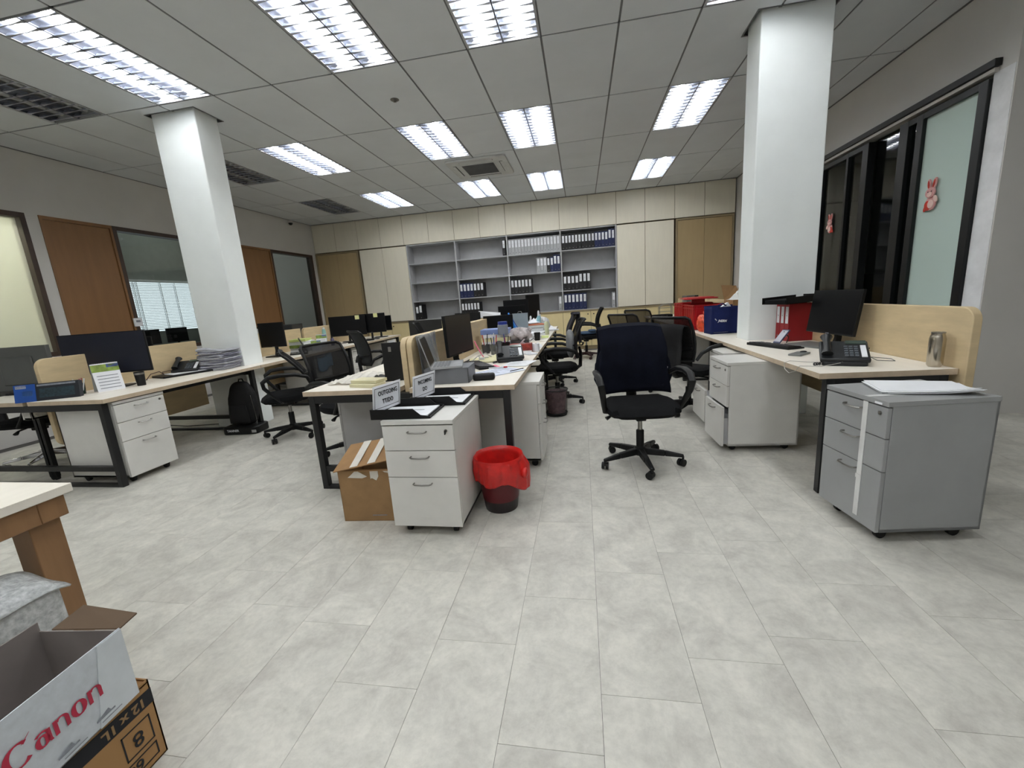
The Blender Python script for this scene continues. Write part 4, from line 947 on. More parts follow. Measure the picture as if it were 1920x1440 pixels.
def bookstack(label, x, y, rz, n, w, d, th, mts, z0=TZ, name='book_stack', cat='paper stack', seedv=2, jit=.02):
    t = thing(name, label, cat, (x, y, z0), rz); r = random.Random(seedv); z = 0
    for k in range(n):
        h = th*r.uniform(.6, 1.4); o = MB().box(-w/2, w/2, -d/2, d/2, 0, h-.0008).build('paper_bundle', mts[k % len(mts)], t, bev=.0015, loc=(r.uniform(-jit, jit), r.uniform(-jit, jit), z), rz=r.uniform(-.15, .15)); z += h
    return t, z
def cup(label, x, y, r=.035, h=.09, mt=BLKP, name='pen_cup', cat='cup', z0=TZ, pens=(), band=None):
    t = thing(name, label, cat, (x, y, z0))
    MB().lathe([(r*.8, 0), (r*.82, .004), (r, h), (r-.003, h), (r*.78, .006)], 20).build('cup_body', mt, t, smooth=True)
    if band: MB().lathe([(r*1.0, h*.8), (r*1.012, h*.93)], 20).build('band', band, t, smooth=True)
    for k, (dx, dy, l, m) in enumerate(pens):
        MB().tube([(dx*.3, dy*.3, .01), (dx, dy, l)], .0045, 6).build('pen', m, t)
    return t
def calendar(label, x, y, rz, z0=TZ, w=.15, h=.20):
    t = thing('desk_calendar', label, 'calendar', (x, y, z0), rz)
    MB().hexa([(-w/2, -.05, 0), (w/2, -.05, 0), (w/2, -.048, 0), (-w/2, -.048, 0), (-w/2, .0, h), (w/2, .0, h), (w/2, .002, h), (-w/2, .002, h)]).build('front_page', PAPER, t)
    MB().hexa([(-w/2, .05, 0), (w/2, .05, 0), (w/2, .052, 0), (-w/2, .052, 0), (-w/2, .002, h), (w/2, .002, h), (w/2, .004, h), (-w/2, .004, h)]).build('back_page', M('calendar_back', (170, 174, 172), .7), t)
    def on(x0, x1, f0, f1, nm, mt):
        q = lambda xx, f, k: (xx, -.05+.05*f-k, h*f)
        MB().hexa([q(x0, f0, .0012), q(x1, f0, .0012), q(x1, f1, .0012), q(x0, f1, .0012), q(x0, f0, .0002), q(x1, f0, .0002), q(x1, f1, .0002), q(x0, f1, .0002)]).build(nm, mt, t)
    on(-w/2, w/2, .70, .96, 'picture_band', M('calendar_lime', (128, 150, 66), .6, var=.2, scale=20)); on(0.01, w/2, .84, .96, 'blue_patch', M('calendar_blue', (92, 110, 190), .6))
    for r in range(5): on(-w*.38, w*.38, .10+r*.11, .125+r*.11, 'date_row', INKG)
    MB().tube([(-w/2+.01+i*(w-.02)/24, .002+.006*math.cos(i*PI), h+.002+.003*math.sin(i*PI)) for i in range(25)], .0015, 4).build('wire_binding', STEEL, t)
    return t
def laptop(label, x, y, rz, z0=TZ, ang=1.9, mt=STEEL, w=.34, d=.235, scr=DARKSC):
    t = thing('laptop', label, 'laptop', (x, y, z0), rz)
    b = MB().box(-w/2, w/2, -d/2, d/2, 0, .014).build('base', mt, t, bev=.003)
    mb = MB()
    for r in range(5):
        for c in range(13): mb.box(-w*.44+c*w*.067, -w*.44+c*w*.067+w*.058, -.02+r*.023, -.003+r*.023, .014, .016)
    tag(mb.build('keys', M('laptop_keys', (128, 130, 134), .5), t), kind='stuff'); MB().box(-.05, .05, -d/2+.015, -.035, .014, .0145).build('touchpad', GREYSH, t)
    l = MB().box(-w/2, w/2, 0, .006, 0, d).build('lid', mt, t, bev=.002, loc=(0, d/2-.004, .012)); l.rotation_euler[0] = -(ang-PI/2)
    MB().box(-w/2+.008, w/2-.008, -.001, 0, .012, d-.01).build('screen', scr, l)
    return t
def cablething(label, pts, r=.0025, mt=BLKP, name='cable'):
    p0 = pts[0]; t = thing(name, label, 'cable', p0)
    pp = [tuple(a-b for a, b in zip(p, p0)) for p in pts]
    MB().tube(pp, r, 6).build('cable_run', mt, t, smooth=True)
    MB().cyl(r*1.9, -.012, .0, 8).build('plug', mt, t); return t
# --- right row, near desk
keyboard('black keyboard on the right-hand desk beside the column', 1.53, 3.66, 1.9)
# laptop / tablet: grey flat
laptop('grey closed-looking slim laptop lying beside the black keyboard on right desk', 1.80, 3.62, -PI/2-.25, ang=3.1, w=.31, d=.21) if False else papers('grey folder lying flat behind the black keyboard on the right desk', 1.80, 3.60, .35, w=.24, d=.33, n=1, name='grey_folder', cat='folder', h=.012, print_=False, mt=M('grey_folder_card', (110, 112, 110), .5))
t = thing('phone_box', 'small flat grey device with dark end on the right desk', 'device', (1.50, 3.19, TZ), .3)
MB().prism(rrect(.085, .16, .012, 4), 0, .012).build('body', M('device_grey', (120, 124, 122), .4), t, bev=.002, rz=-1.1)
blob(.05, .02, .014, .025, .018, .008, 2).build('dark_end', BLKP, t, smooth=True)
t = thing('phone_holder', 'slanted phone holder with blue edge standing by the keyboard', 'phone holder', (1.645, 3.80, TZ), -1.2)
o = MB().box(-.035, .035, -.005, .005, 0, .14).build('cradle', M('blue_grey_plastic', (62, 66, 100), .4), t, bev=.003, loc=(0, -.05, .01)); o.rotation_euler[0] = -.75
o = MB().box(-.03, .03, -.0075, -.005, .012, .13).build('front_plate', M('pale_plate', (190, 190, 200), .3), o)
MB().tube([(0, .02, .1), (0, .07, .05), (0, .05, .003)], .004, 6).build('prop', BLKP, t)
deskphone('charcoal desk telephone on the right-hand desk near the front edge', 1.56, 2.80, -.40)
cablething('pale telephone cable looping over the right desk edge', [(1.49, 2.80, TZ+.004), (1.40, 2.86, TZ+.004), (1.32, 2.92, TZ+.006), (1.279, 2.90, TZ-.002), (1.27, 2.87, TZ-.035), (1.265, 2.80, TZ-.05), (1.272, 2.74, TZ-.03), (1.285, 2.72, TZ+.006), (1.40, 2.70, TZ+.004), (1.50, 2.70, TZ+.02), (1.56, 2.74, TZ+.06), (1.62, 2.80, TZ+.085), (1.60, 2.86, TZ+.10)], .0022, M('pale_cable', (176, 174, 166), .5))
cablething('grey cable curling on the right desk behind the telephone', [(1.70, 2.88, TZ+.05), (1.76, 2.82, TZ+.004), (1.83, 2.78, TZ+.004), (1.86, 2.86, TZ+.004), (1.80, 2.95, TZ+.004), (1.74, 3.05, TZ+.004)], .0022, M('grey_cable', (96, 98, 96), .5))
t = thing('adapter', 'small white adapter among cables behind the right telephone', 'adapter', (1.80, 3.02, TZ))
MB().box(-.02, .02, -.03, .03, 0, .035).build('body', PAPER, t, bev=.004); MB().tube([(0, .03, .015), (.03, .07, .03), (.05, .03, .045), (0, .0, .05), (-.04, .04, .03), (0, .09, .01)], .004, 6).build('coil', BLKP, t, smooth=True)
t = thing('steel_can', 'brushed steel drink can tumbler on the near right desk', 'tumbler', (1.892, 2.585, TZ))
MB().lathe([(.026, 0), (.034, .012), (.0345, .15), (.031, .168), (.0275, .178), (.029, .186)], 28).build('can_body', M('warm_brushed_steel', (186, 178, 164), .24, 1., var=.08, scale=8, stretch=(6, 6, .6)), t, smooth=True)
MB().lathe([(.0295, .183), (.0295, .189), (.026, .190)], 28).build('rim', STEEL, t, smooth=True)
for k in range(3): putbinder('red', .318, .062, (1.735+k*.006+.0*k, 4.09-.066*k, TZ), -PI/2+.10+0, '%s of three red lever arch binders by the right column' % ('farthest', 'middle', 'nearest')[k], 'red binders by the column')
monitor('black monitor on the right desk in front of the red binders', 1.83, 3.44, -PI/2+.08, w=.52, h=.32, zb=.105, tilt=.14)
t = thing('letter_tray', 'black letter tray lying askew on top of the red binders', 'letter tray', (1.80, 3.97, TZ+.33), .35)
MB().box(-.20, .20, -.13, .13, 0, .004).box(-.20, .20, -.13, -.126, 0, .055).box(-.20, .20, .126, .13, 0, .055).box(.196, .2, -.13, .13, 0, .055).build('tray', BLKP, t, bev=.001)
MB().box(-.19, .12, -.11, .11, .005, .035).build('dark_folders', BLKF, t, bev=.003)
t.rotation_euler = (0.0, -.03, .35)
papers('fanned pile of white papers on the large grey pedestal', 1.56, 2.21, -PI/2-.25, z0=.686, n=6, w=.24, d=.34, name='paper_pile', h=.002, curl=.02, seedv=5, print_=False)
# --- right row, far part
t = thing('carrier_bag', 'navy blue shopping bag with white print standing by the column', 'bag', (1.52, 4.93, TZ), .10)
MB().grid(lambda u, v: ((u-.5)*.30*(1+.04*v)+.0, -.10+.012*math.sin(u*9)*v-.01*v, .29*v), 12, 8).build('front_panel', NAVYBAG, t, solid=.003, smooth=True)
MB().grid(lambda u, v: ((u-.5)*.30*(1+.04*v), .10+.01*math.sin(u*7)*v, .30*v), 12, 8).build('back_panel', NAVYBAG, t, solid=.003, smooth=True)
for q in (-1, 1): MB().grid(lambda u, v, q=q: (q*(.15*(1+.04*v)-.03*math.sin(PI*u)*v), -.10+.2*u-.01*v, .29*v), 8, 8).build('side_gusset', NAVYBAG, t, solid=.003, smooth=True)
MB().box(-.15, .15, -.1, .1, 0, .006).build('bag_base', BLKP, t)
MB().prism([(-.02, .28), (.05, .33), (.09, .28)], -.02, .02, 'y').build('paper_tip', PAPER, t)
MB().tube([(-.08, -.11, .27), (-.09, -.115, .31), (-.04, -.10, .325), (.0, -.09, .30)], .006, 6, flat=2).build('handle', NAVYBAG, t, smooth=True)
text('bag_print', 'JNEIRN', .034, PAPER, t, (-.045, -.1185, .14), (PI/2, .06, 0), shear=.3, bold=.001, wx=.8)
MB().prism([(-.125, .165), (-.118, .17), (-.10, .148), (-.107, .146)], -.121, -.119, 'y').build('bag_mark', PAPER, t); MB().box(-.13, .02, -.1135, -.1125, .018, .021).build('small_print', INKG, t)
def crate(label, x, y, rz, w, d, h, lid=False):
    t = thing('plastic_crate', label, 'crate', (x, y, TZ), rz)
    th = .005
    mb = MB().box(-w/2, w/2, -d/2, -d/2+th, 0, h).box(-w/2, w/2, d/2-th, d/2, 0, h).box(-w/2, -w/2+th, -d/2, d/2, 0, h).box(w/2-th, w/2, -d/2, d/2, 0, h).box(-w/2, w/2, -d/2, d/2, 0, .006)
    mb.build('crate_body', REDP, t, bev=.003)
    for z in (h-.012, h-.05, .01, .05): MB().box(-w/2-.008, w/2+.008, -d/2-.008, -d/2, z, z+.008).box(-w/2-.008, -w/2, -d/2, d/2+.008, z, z+.008).box(w/2, w/2+.008, -d/2, d/2+.008, z, z+.008).build('rim_rib', REDP, t, bev=.001)
    for k in range(6):
        f = -.5+(k+.5)/6
        MB().box(f*w-.003, f*w+.003, -d/2-.007, -d/2, .01, h-.01).box(-w/2-.007, -w/2, f*d-.003, f*d+.003, .01, h-.01).build('upright_rib', REDP, t)
    MB().box(-w*.25, -w*.12, -d/2-.0085, -d/2-.0078, h*.48, h*.6).build('white_label', PAPER, t)
    return t
crate('open red plastic crate on the right row, nearest the back wall', 1.53, 6.24, 0, .37, .53, .31)
crate('red plastic crate behind the navy bag, closest to the column', 1.53, 5.66, 0, .37, .53, .30)
t = thing('crate_lid', 'red crate lid lying across the red crates', 'lid', (1.52, 5.92, TZ+.365), PI/2-.12)
MB().box(-.05, .05, -.08, .08, -.05, 0).build('support_block', REDP, t)
MB().prism(rrect(.62, .40, .04), 0, .014).build('lid_plate', REDP, t, bev=.003); MB().prism(rrect(.54, .32, .03), .014, .022).build('raised_field', REDP, t, bev=.002)
t = thing('orange_plastic_bag', 'crumpled orange red plastic bag beside the navy bag', 'bag', (1.395, 5.16, TZ))
MB().grid(lambda u, v: ((.045+.02*math.sin(v*5))*math.sin(PI*u)**.5*math.cos(2*PI*v)*(1+.3*math.sin(9*v*2*PI+u*8)), (.12)*math.sin(PI*u)**.5*math.sin(2*PI*v)*(1+.2*math.sin(6*v*2*PI+u*5)), .10*(1-math.cos(PI*u))+.0), 14, 40).build('crumpled_film', M('orange_film', (226, 84, 50), .35, var=.2, scale=25, bump=.4, bscale=40), t, smooth=True)
MB().tube([(0, -.05, .19), (-.01, -.02, .23), (0, .03, .19)], .006, 6).build('tied_handle', MC['orange_film'], t, smooth=True)
t = thing('letter_file', 'grey box file standing behind the red crates', 'box file', (1.60, 6.66, TZ), .0)
MB().box(-.08, .08, -.14, .14, 0, .40).build('file_body', M('grey_green_board', (92, 96, 92), .6), t, bev=.003); MB().box(.03, .081, -.1405, -.139, .0, .4).build('spine', BLKP, t)
t = thing('desk_pad', 'rounded black bag lying at the far end of the right row', 'laptop sleeve', (1.52, 8.45, TZ), .1)
MB().prism(rrect(.36, .28, .06), 0, .045).build('sleeve_body', BLKF, t, bev=.015, smooth=True); MB().tube([(-.06, -.15, .02), (-.04, -.18, .02), (.04, -.18, .02), (.06, -.15, .02)], .008, 6).build('handle', BLKP, t)
t = thing('wire_rack', 'grey wire file rack at the far end of the right row', 'file rack', (1.66, 8.85, TZ), .0)
for k in range(4):
    y = -.09+k*.06; MB().tube([(-.12, y, 0), (-.12, y, .17), (-.06, y, .22), (.06, y, .22), (.12, y, .17), (.12, y, 0)], .0035, 6).build('wire_divider', STEEL, t)
for z in (.004, .08, .15): MB().tube([(-.12, -.09, z), (.12, -.09, z), (.12, .09, z), (-.12, .09, z)], .0035, 6, closed=True).build('rack_rail', STEEL, t)
t = thing('open_brown_box', 'open brown carton stuffed with white plastic just left of the right column', 'box', (1.838, 5.42, TZ), 0)
MB().box(-.10, .10, -.16, -.156, 0, .34).box(-.10, .10, .156, .16, 0, .34).box(-.10, -.096, -.16, .16, 0, .34).box(.096, .10, -.16, .16, 0, .34).box(-.1, .1, -.16, .16, 0, .004).build('carton_body', KRAFT, t)
MB().hexa([(-.10, .158, .34), (.10, .158, .34), (.06, .24, .50), (-.12, .22, .52), (-.10, .162, .34), (.10, .162, .34), (.06, .244, .50), (-.12, .224, .52)]).build('back_flap', KRAFT, t)
MB().hexa([(.098, -.16, .34), (.098, .16, .34), (.04, .12, .47), (.04, -.10, .45), (.102, -.16, .34), (.102, .16, .34), (.044, .12, .474), (.044, -.10, .454)]).build('side_flap', KRAFT, t)
MB().box(-.04, .09, -.1625, -.1605, .2, .28).build('label_sheet', PAPER, t); MB().box(-.1, .1, -.1618, -.1602, .16, .18).build('dark_band', BLKP, t)
MB().grid(lambda u, v: ((u-.5)*.2, (v-.5)*.3, .32+.12*math.exp(-((u-.45)**2+(v-.4)**2)*14)+.02*math.sin(u*17+v*11)), 18, 18).build('white_plastic', M('white_plastic_film', (214, 216, 212), .4, bump=.6, bscale=60), t, solid=.002)
# --- centre island, right side
t = thing('laptop_riser', 'grey box riser on the front edge of the centre desk', 'riser', (-.905, 2.72, TZ), .07)
MB().box(-.155, .145, -.115, .125, .0, .0).box(-.155, .145, -.115, .125, .095, .103).box(-.155, -.147, -.115, .125, 0, .095).box(.137, .145, -.115, .125, 0, .095).box(-.155, .145, -.115, -.107, 0, .095).build('riser_shell', M('grey_painted_board', (110, 112, 116), .5), t, bev=.002)
laptop('open silver laptop standing on the grey riser', -.93, 2.74, PI/2+.25, z0=TZ+.104, ang=1.85, mt=M('silver_laptop', (172, 174, 176), .35, .4), w=.30, d=.21)
cablething('black cable looping from the laptop riser to the divider', [(-1.02, 2.64, TZ+.10), (-1.06, 2.60, TZ+.07), (-1.10, 2.56, TZ+.02), (-1.11, 2.55, TZ+.005), (-1.13, 2.58, TZ+.004), (-1.10, 2.64, TZ+.05), (-1.06, 2.68, TZ+.08)], .003)
t = thing('white_adapter', 'small white wall adapter next to the grey riser', 'adapter', (-1.085, 2.635, TZ))
MB().box(-.018, .018, -.02, .02, 0, .045).build('body', PAPER, t, bev=.004); MB().box(.0, .02, -.05, -.02, 0, .02).build('plug', BLKP, t)
t = thing('glasses_case', 'black glasses case at the front edge of the centre desk', 'case', (-.67, 2.70, TZ), .12)
MB().prism(rrect(.15, .06, .02), 0, .045).build('case_body', BLKP, t, bev=.012); MB().box(-.07, .07, -.031, .031, .026, .028).build('lid_seam', INK, t)
papers('printed drawing sheets spread before the centre desk telephone', -.64, 2.98, -.7, w=.25, d=.36, n=2, seedv=3, mt=M('pale_blue_print', (214, 220, 236), .8, var=.06, scale=25))
papers('white sheets curling over the edge beside the telephone on the centre desk', -.53, 3.36, -.15, w=.21, d=.28, n=2, seedv=8)
keyboard('black keyboard among papers on the centre desk', -.855, 3.33, PI/2+.55)
deskphone('black desk telephone on the centre desk beside pink note', -.635, 3.56, .22)
papers('pink slip under the telephone on the centre desk', -.73, 3.25, .5, w=.10, d=.14, n=1, name='pink_slip', mt=M('pink_paper', (232, 110, 140), .7))
t = thing('red_marker', 'red marker pen lying on the drawings of the centre desk', 'pen', (-.66, 3.13, TZ+.006), .25)
MB().cyl(.006, -.07, .045, 8, (0, 0, .004), 'x').build('barrel', PAPER, t, smooth=True); MB().cyl(.0065, .045, .075, 8, (0, 0, .004), 'x').build('cap', REDP, t, smooth=True)
t = thing('black_pen', 'thin black pen near the aisle edge of the centre desk', 'pen', (-.49, 3.02, TZ+.004), .9)
MB().cyl(.004, -.07, .06, 8, (0, 0, .003), 'x').build('barrel', INK, t); MB().cyl(.002, .06, .07, 6, (0, 0, .003), 'x').build('tip', STEEL, t)
monitor('dark monitor turned sideways behind the laptop on the centre desk', -1.0, 3.30, PI/2-.12, w=.52, h=.32, zb=.115, tilt=.04, mt=M('screen_black_brown', (26, 25, 24), .3))
papers('yellowed paper pile behind the centre keyboard', -.88, 3.62, .3, w=.26, d=.3, n=4, seedv=12, name='paper_pile', mt=M('yellow_paper', (222, 218, 178), .8), print_=False, curl=.03)
t = thing('pink_ribbon', 'bright pink curled paper strip leaning by the monitor', 'paper strip', (-.93, 3.62, TZ+.012))
MB().grid(lambda u, v: (.07*u-.03, .035*(v-.5)+.02*u, .02+.15*(1-u)**1.2), 8, 3).build('curled_strip', MC['pink_paper'], t, solid=.0015, smooth=True); MB().box(.0, .05, -.01, .01, 0, .012).build('clip', PAPER, t)
PINK, REDN, BLU, WHT = MC['pink_paper'], REDP, M('blue_pen', (40, 60, 150), .4), PAPER
cup('clear pen cup crammed with pens on the centre desk', -.87, 4.02, .04, .10, M('smoke_plastic', (90, 94, 92), .3), pens=[(.03, .02, .19, REDN), (-.03, .02, .2, WHT), (.01, -.03, .18, BLU), (-.02, -.02, .17, INK), (.035, -.01, .16, PINK), (0, .03, .21, WHT)])
cup('second dark pen holder beside the clear pen cup', -.76, 4.08, .045, .11, BLKP, pens=[(.03, .01, .17, INK), (-.02, .03, .19, BLU), (0, -.03, .16, REDN)])
t, _ = bookstack('stack of files and a blue stapler behind the pen cups', -.92, 4.42, .1, 5, .30, .24, .038, [BLKBIND, PAPER, MC['yellow_paper'], PAPER, M('pale_blue_card', (120, 140, 190), .6)], name='file_stack')
t = thing('clear_jar', 'clear plastic jar with blue lid on the centre desk', 'jar', (-.82, 4.30, TZ+.17))
MB().lathe([(.05, 0), (.055, .02), (.055, .10), (.045, .11)], 18).build('jar_body', M('jar_plastic', (150, 158, 168), .2, alpha=.75), t, smooth=True); MB().lathe([(.05, .105), (.05, .135), (.0, .137)][:2], 18).build('lid', BLU, t, smooth=True)
t = thing('crumpled_bag', 'crumpled pale plastic bag beside the jar on the centre desk', 'bag', (-.66, 4.42, TZ+.10))
MB().grid(lambda u, v: (.11*math.sin(PI*u)*math.cos(2*PI*v)*(1+.25*math.sin(13*v*PI+u*9)), .07*math.sin(PI*u)*math.sin(2*PI*v)*(1+.25*math.sin(10*v*PI)), .05-.06*math.cos(PI*u)+.02*math.sin(v*30)), 12, 40).build('film', M('pale_film', (200, 192, 192), .35, var=.12, scale=40), t, smooth=True); MB().tube([(.05, 0, .08), (.1, .01, .12), (.13, -.01, .1)], .008, 6).build('twisted_end', MC['pale_film'], t, smooth=True)
t = thing('filing_box', 'dark box supporting the crumpled bag on the centre desk', 'box', (-.66, 4.42, TZ), .05)
MB().box(-.09, .09, -.08, .08, 0, .095).build('box_body', M('charcoal_box', (60, 60, 62), .5), t, bev=.002); MB().box(-.09, .09, -.0815, -.08, .03, .06).build('label', GREYSH, t)
t = thing('tissue_box', 'red and orange patterned tissue box at the centre desk', 'tissue box', (-.74, 3.98, TZ), .05)
t.location = (-.60, 4.10, TZ)
MB().box(-.12, .10, -.06, .06, 0, .085).build('box_body', M('red_orange_print', (150, 52, 40), .6, var=.35, scale=22), t, bev=.002); MB().box(-.12, .10, -.0612, -.0602, .0, .02).build('white_band', PAPER, t)
MB().grid(lambda u, v: ((u-.5)*.05+.01*math.sin(v*8), (v-.5)*.012, .085+.05*u*(1-v)), 6, 6).build('tissue', PAPER, t, solid=.001)
t = thing('paper_roll', 'white paper roll standing at the red tissue box', 'paper roll', (-.46, 4.10, TZ))
MB().lathe([(.035, 0), (.035, .08), (.012, .08), (.012, .0)][:3], 16).build('roll', PAPER, t, smooth=True); MB().cyl(.011, .02, .081, 10).build('core', KRAFT, t)
papers('loose white forms near the aisle edge behind the tissue box', -.56, 4.55, .2, w=.22, d=.30, n=3, seedv=21)
monitor('black monitor facing the aisle behind the heap on the centre island', -1.0, 4.98, .10, w=.36, h=.29, zb=.06, z0=TZ, mt=DARKSC)
# --- far centre desk
t = thing('blue_folder', 'bright blue tote standing upright on the far centre desk', 'bag', (-.90, 5.50, TZ), .1)
MB().hexa([(-.04, -.12, 0), (.10, -.12, 0), (.10, .12, 0), (-.04, .12, 0), (-.06, -.1, .36), (-.02, -.1, .30), (-.02, .1, .30), (-.06, .1, .36)]).build('folder_body', M('bright_blue_film', (22, 122, 210), .4, bump=.2, bscale=20), t, bev=.006); MB().tube([(-.04, -.12, .34), (.05, -.13, .18), (.13, -.13, .02)], .005, 5).build('strap', BLU, t)
t = thing('grey_document_case', 'grey clear document case behind the blue tote', 'case', (-.84, 5.80, TZ), .0)
MB().box(-.12, .10, -.02, .02, 0, .33).build('case_body', M('smoky_clear_case', (150, 160, 166), .3), t, bev=.006); MB().tube([(-.04, 0, .33), (-.03, 0, .355), (.01, 0, .355), (.02, 0, .33)], .005, 6).build('handle', STEEL, t)
monitor('nearest black monitor on the far centre desk facing left', -1.0, 6.05, .2, w=.4, h=.28, zb=.16)
monitor('black monitor against the shelving on the far centre desk, left one', -1.02, 6.6, .15, w=.40, h=.34, zb=.18)
monitor('slim black monitor tilted beside white bottles on the far centre desk', -.78, 6.85, .9, w=.30, h=.46, zb=.12)
for k, (x, y, h, m1, lb) in enumerate(((-.95, 6.3, .30, M('teal_bottle', (90, 140, 130), .3), 'green spray bottle'), (-.78, 6.45, .26, PAPER, 'white pump bottle'), (-.63, 6.2, .34, M('pale_blue_bottle', (150, 200, 214), .25), 'tall pale blue bottle'), (-.50, 5.95, .24, M('cream_bottle', (206, 208, 172), .4), 'cream thermos flask'))):
    t = thing('bottle', lb+' on the far centre desk', 'bottle', (x, y, TZ), group='bottles on the far centre desk')
    MB().lathe([(.028, 0), (.032, .01), (.032, h*.68), (.02, h*.78)], 14).build('bottle_body', m1, t, smooth=True); MB().lathe([(.016, h*.78), (.016, h*.92), (.008, h)], 10).build('cap', PAPER, t, smooth=True)
bookstack('untidy heap of white documents on the far centre desk', -.70, 6.0, .3, 7, .26, .22, .024, [PAPER, BLKBIND, PAPER, PAPER, GREYSH, PAPER, M('coral_card', (200, 120, 90), .6)], seedv=6, jit=.05)
bookstack('smaller document heap near the lime pad on the far centre desk', -.66, 5.35, -.2, 5, .22, .2, .02, [PAPER, PAPER, GREYSH, PAPER], seedv=16, jit=.05)
papers('lime green cutting pad with a printed list on the far centre desk', -.57, 5.62, .05, w=.24, d=.34, n=1, mt=M('lime_pad', (192, 206, 122), .6), name='lime_pad', cat='pad')
papers('white paper bundle spilling over the far edge of the centre island', -.56, 6.75, .4, w=.26, d=.36, n=8, name='paper_pile', seedv=31, curl=.05)
cup('black tumbler with dark lid on the far centre desk', -.56, 5.20, .04, .10, BLKP, name='tumbler')
cablething('black cables coiled beside the black tumbler', [(-.80, 5.16, TZ+.003), (-.74, 5.12, TZ+.02), (-.70, 5.15, TZ+.05), (-.67, 5.2, TZ+.004), (-.64, 5.12, TZ+.004), (-.60, 5.10, TZ+.04), (-.57, 5.13, TZ+.004)], .004)
t = thing('paper_holder', 'white upright paper sheet clipped above the far divider', 'paper', (-1.17, 5.35, 1.036), .1)
MB().hexa([(-.13, -.02, .0), (.13, -.02, .0), (.13, -.016, .0), (-.13, -.016, .0), (-.15, .0, .09), (.13, .02, .05), (.13, .024, .05), (-.15, .004, .09)]).build('sheet', PAPER, t); MB().box(-.03, .03, -.024, -.012, -.02, .012).build('clip', BLKP, t)
t = thing('small_monitor_back', 'small dark monitor seen over the centre divider', 'monitor', (-1.45, 5.25, TZ), -.2)
MB().box(-.18, .18, -.012, .012, .10, .40).build('housing', BLKP, t, bev=.005); MB().tube([(0, .02, .01), (0, .03, .25)], .018, 8).build('neck', BLKP, t); MB().prism(rrect(.22, .16, .03), 0, .012).build('foot', BLKP, t)
# --- centre island, left side
t = thing('black_screen', 'black upright screen standing against the divider on the left of centre desk', 'screen', (-1.335, 2.80, TZ), .25)
o = MB().box(-.095, .10, -.006, .006, 0, .28).build('panel', BLKP, t, bev=.003); o.rotation_euler[0] = -.05
MB().box(-.05, -.03, -.0085, -.006, .215, .25).build('hinge_mark', STEEL, o)
laptop('black laptop base lying open near the divider of the centre desk', -1.53, 2.98, PI/2-.2, ang=1.6, mt=BLKP, w=.28, d=.2) if False else None
papers('dark tablet lying beside the cream books on the centre desk', -1.56, 2.92, .9, w=.17, d=.25, n=1, name='tablet', cat='tablet', h=.009, mt=BLKP, print_=False)
t, z = bookstack('pair of cream notebooks at the front of the centre desk', -1.515, 2.665, -.15, 2, .22, .12, .017, [M('cream_book', (214, 208, 172), .6)], name='notebook_stack', cat='notebook', jit=.03)
t = thing('crumpled_wrap', 'crumpled white plastic wrapping on the left of the centre desk', 'wrapping', (-1.72, 2.92, TZ))
MB().grid(lambda u, v: ((u-.5)*.26, (v-.5)*.44, .008+.018*abs(math.sin(u*13+v*7)*math.sin(v*17-u*5))), 22, 26).build('film', M('white_wrap', (222, 218, 208), .35, bump=.6, bscale=70, alpha=.8), t, smooth=True); blob(.03, -.16, .012, .05, .03, .012, 2).build('folded_end', MC['white_wrap'], t, smooth=True)
papers('peach coloured document on the left of the centre desk', -1.50, 3.38, .9, w=.2, d=.28, n=2, mt=M('peach_paper', (226, 200, 178), .8))
t = thing('computer_mouse', 'dark blue computer mouse on the left of the centre desk', 'mouse', (-1.56, 3.33, TZ+.008), 1.9)
blob(0, 0, .018, .035, .055, .018, 2.2).build('mouse_body', M('dark_blue_plastic', (38, 44, 92), .3), t, smooth=True); MB().cyl(.006, -.004, .004, 10, (0, .03, .033), 'x').build('wheel', BLKP, t)
# clear sleeve hanging on the divider
t = thing('plastic_sleeve', 'translucent plastic sheet hanging over the near divider end', 'plastic cover', (-1.115, 2.86, TZ), 0)
MB().grid(lambda u, v: (.0+.012*math.sin(u*9+v*3)+.02*(1-v), -.20+.42*u, .01+.315*v), 14, 10).build('sheet', M('clear_sleeve', (160, 164, 166), .15, alpha=.55, var=.1, scale=10), t, smooth=True, solid=.001)
MB().box(-.008, .0, .06, .12, .2, .30).build('dark_tag', BLKP, t); MB().box(-.008, -.0, .10, .17, .05, .13).build('yellow_note', M('dull_yellow_note', (190, 186, 110), .7), t)
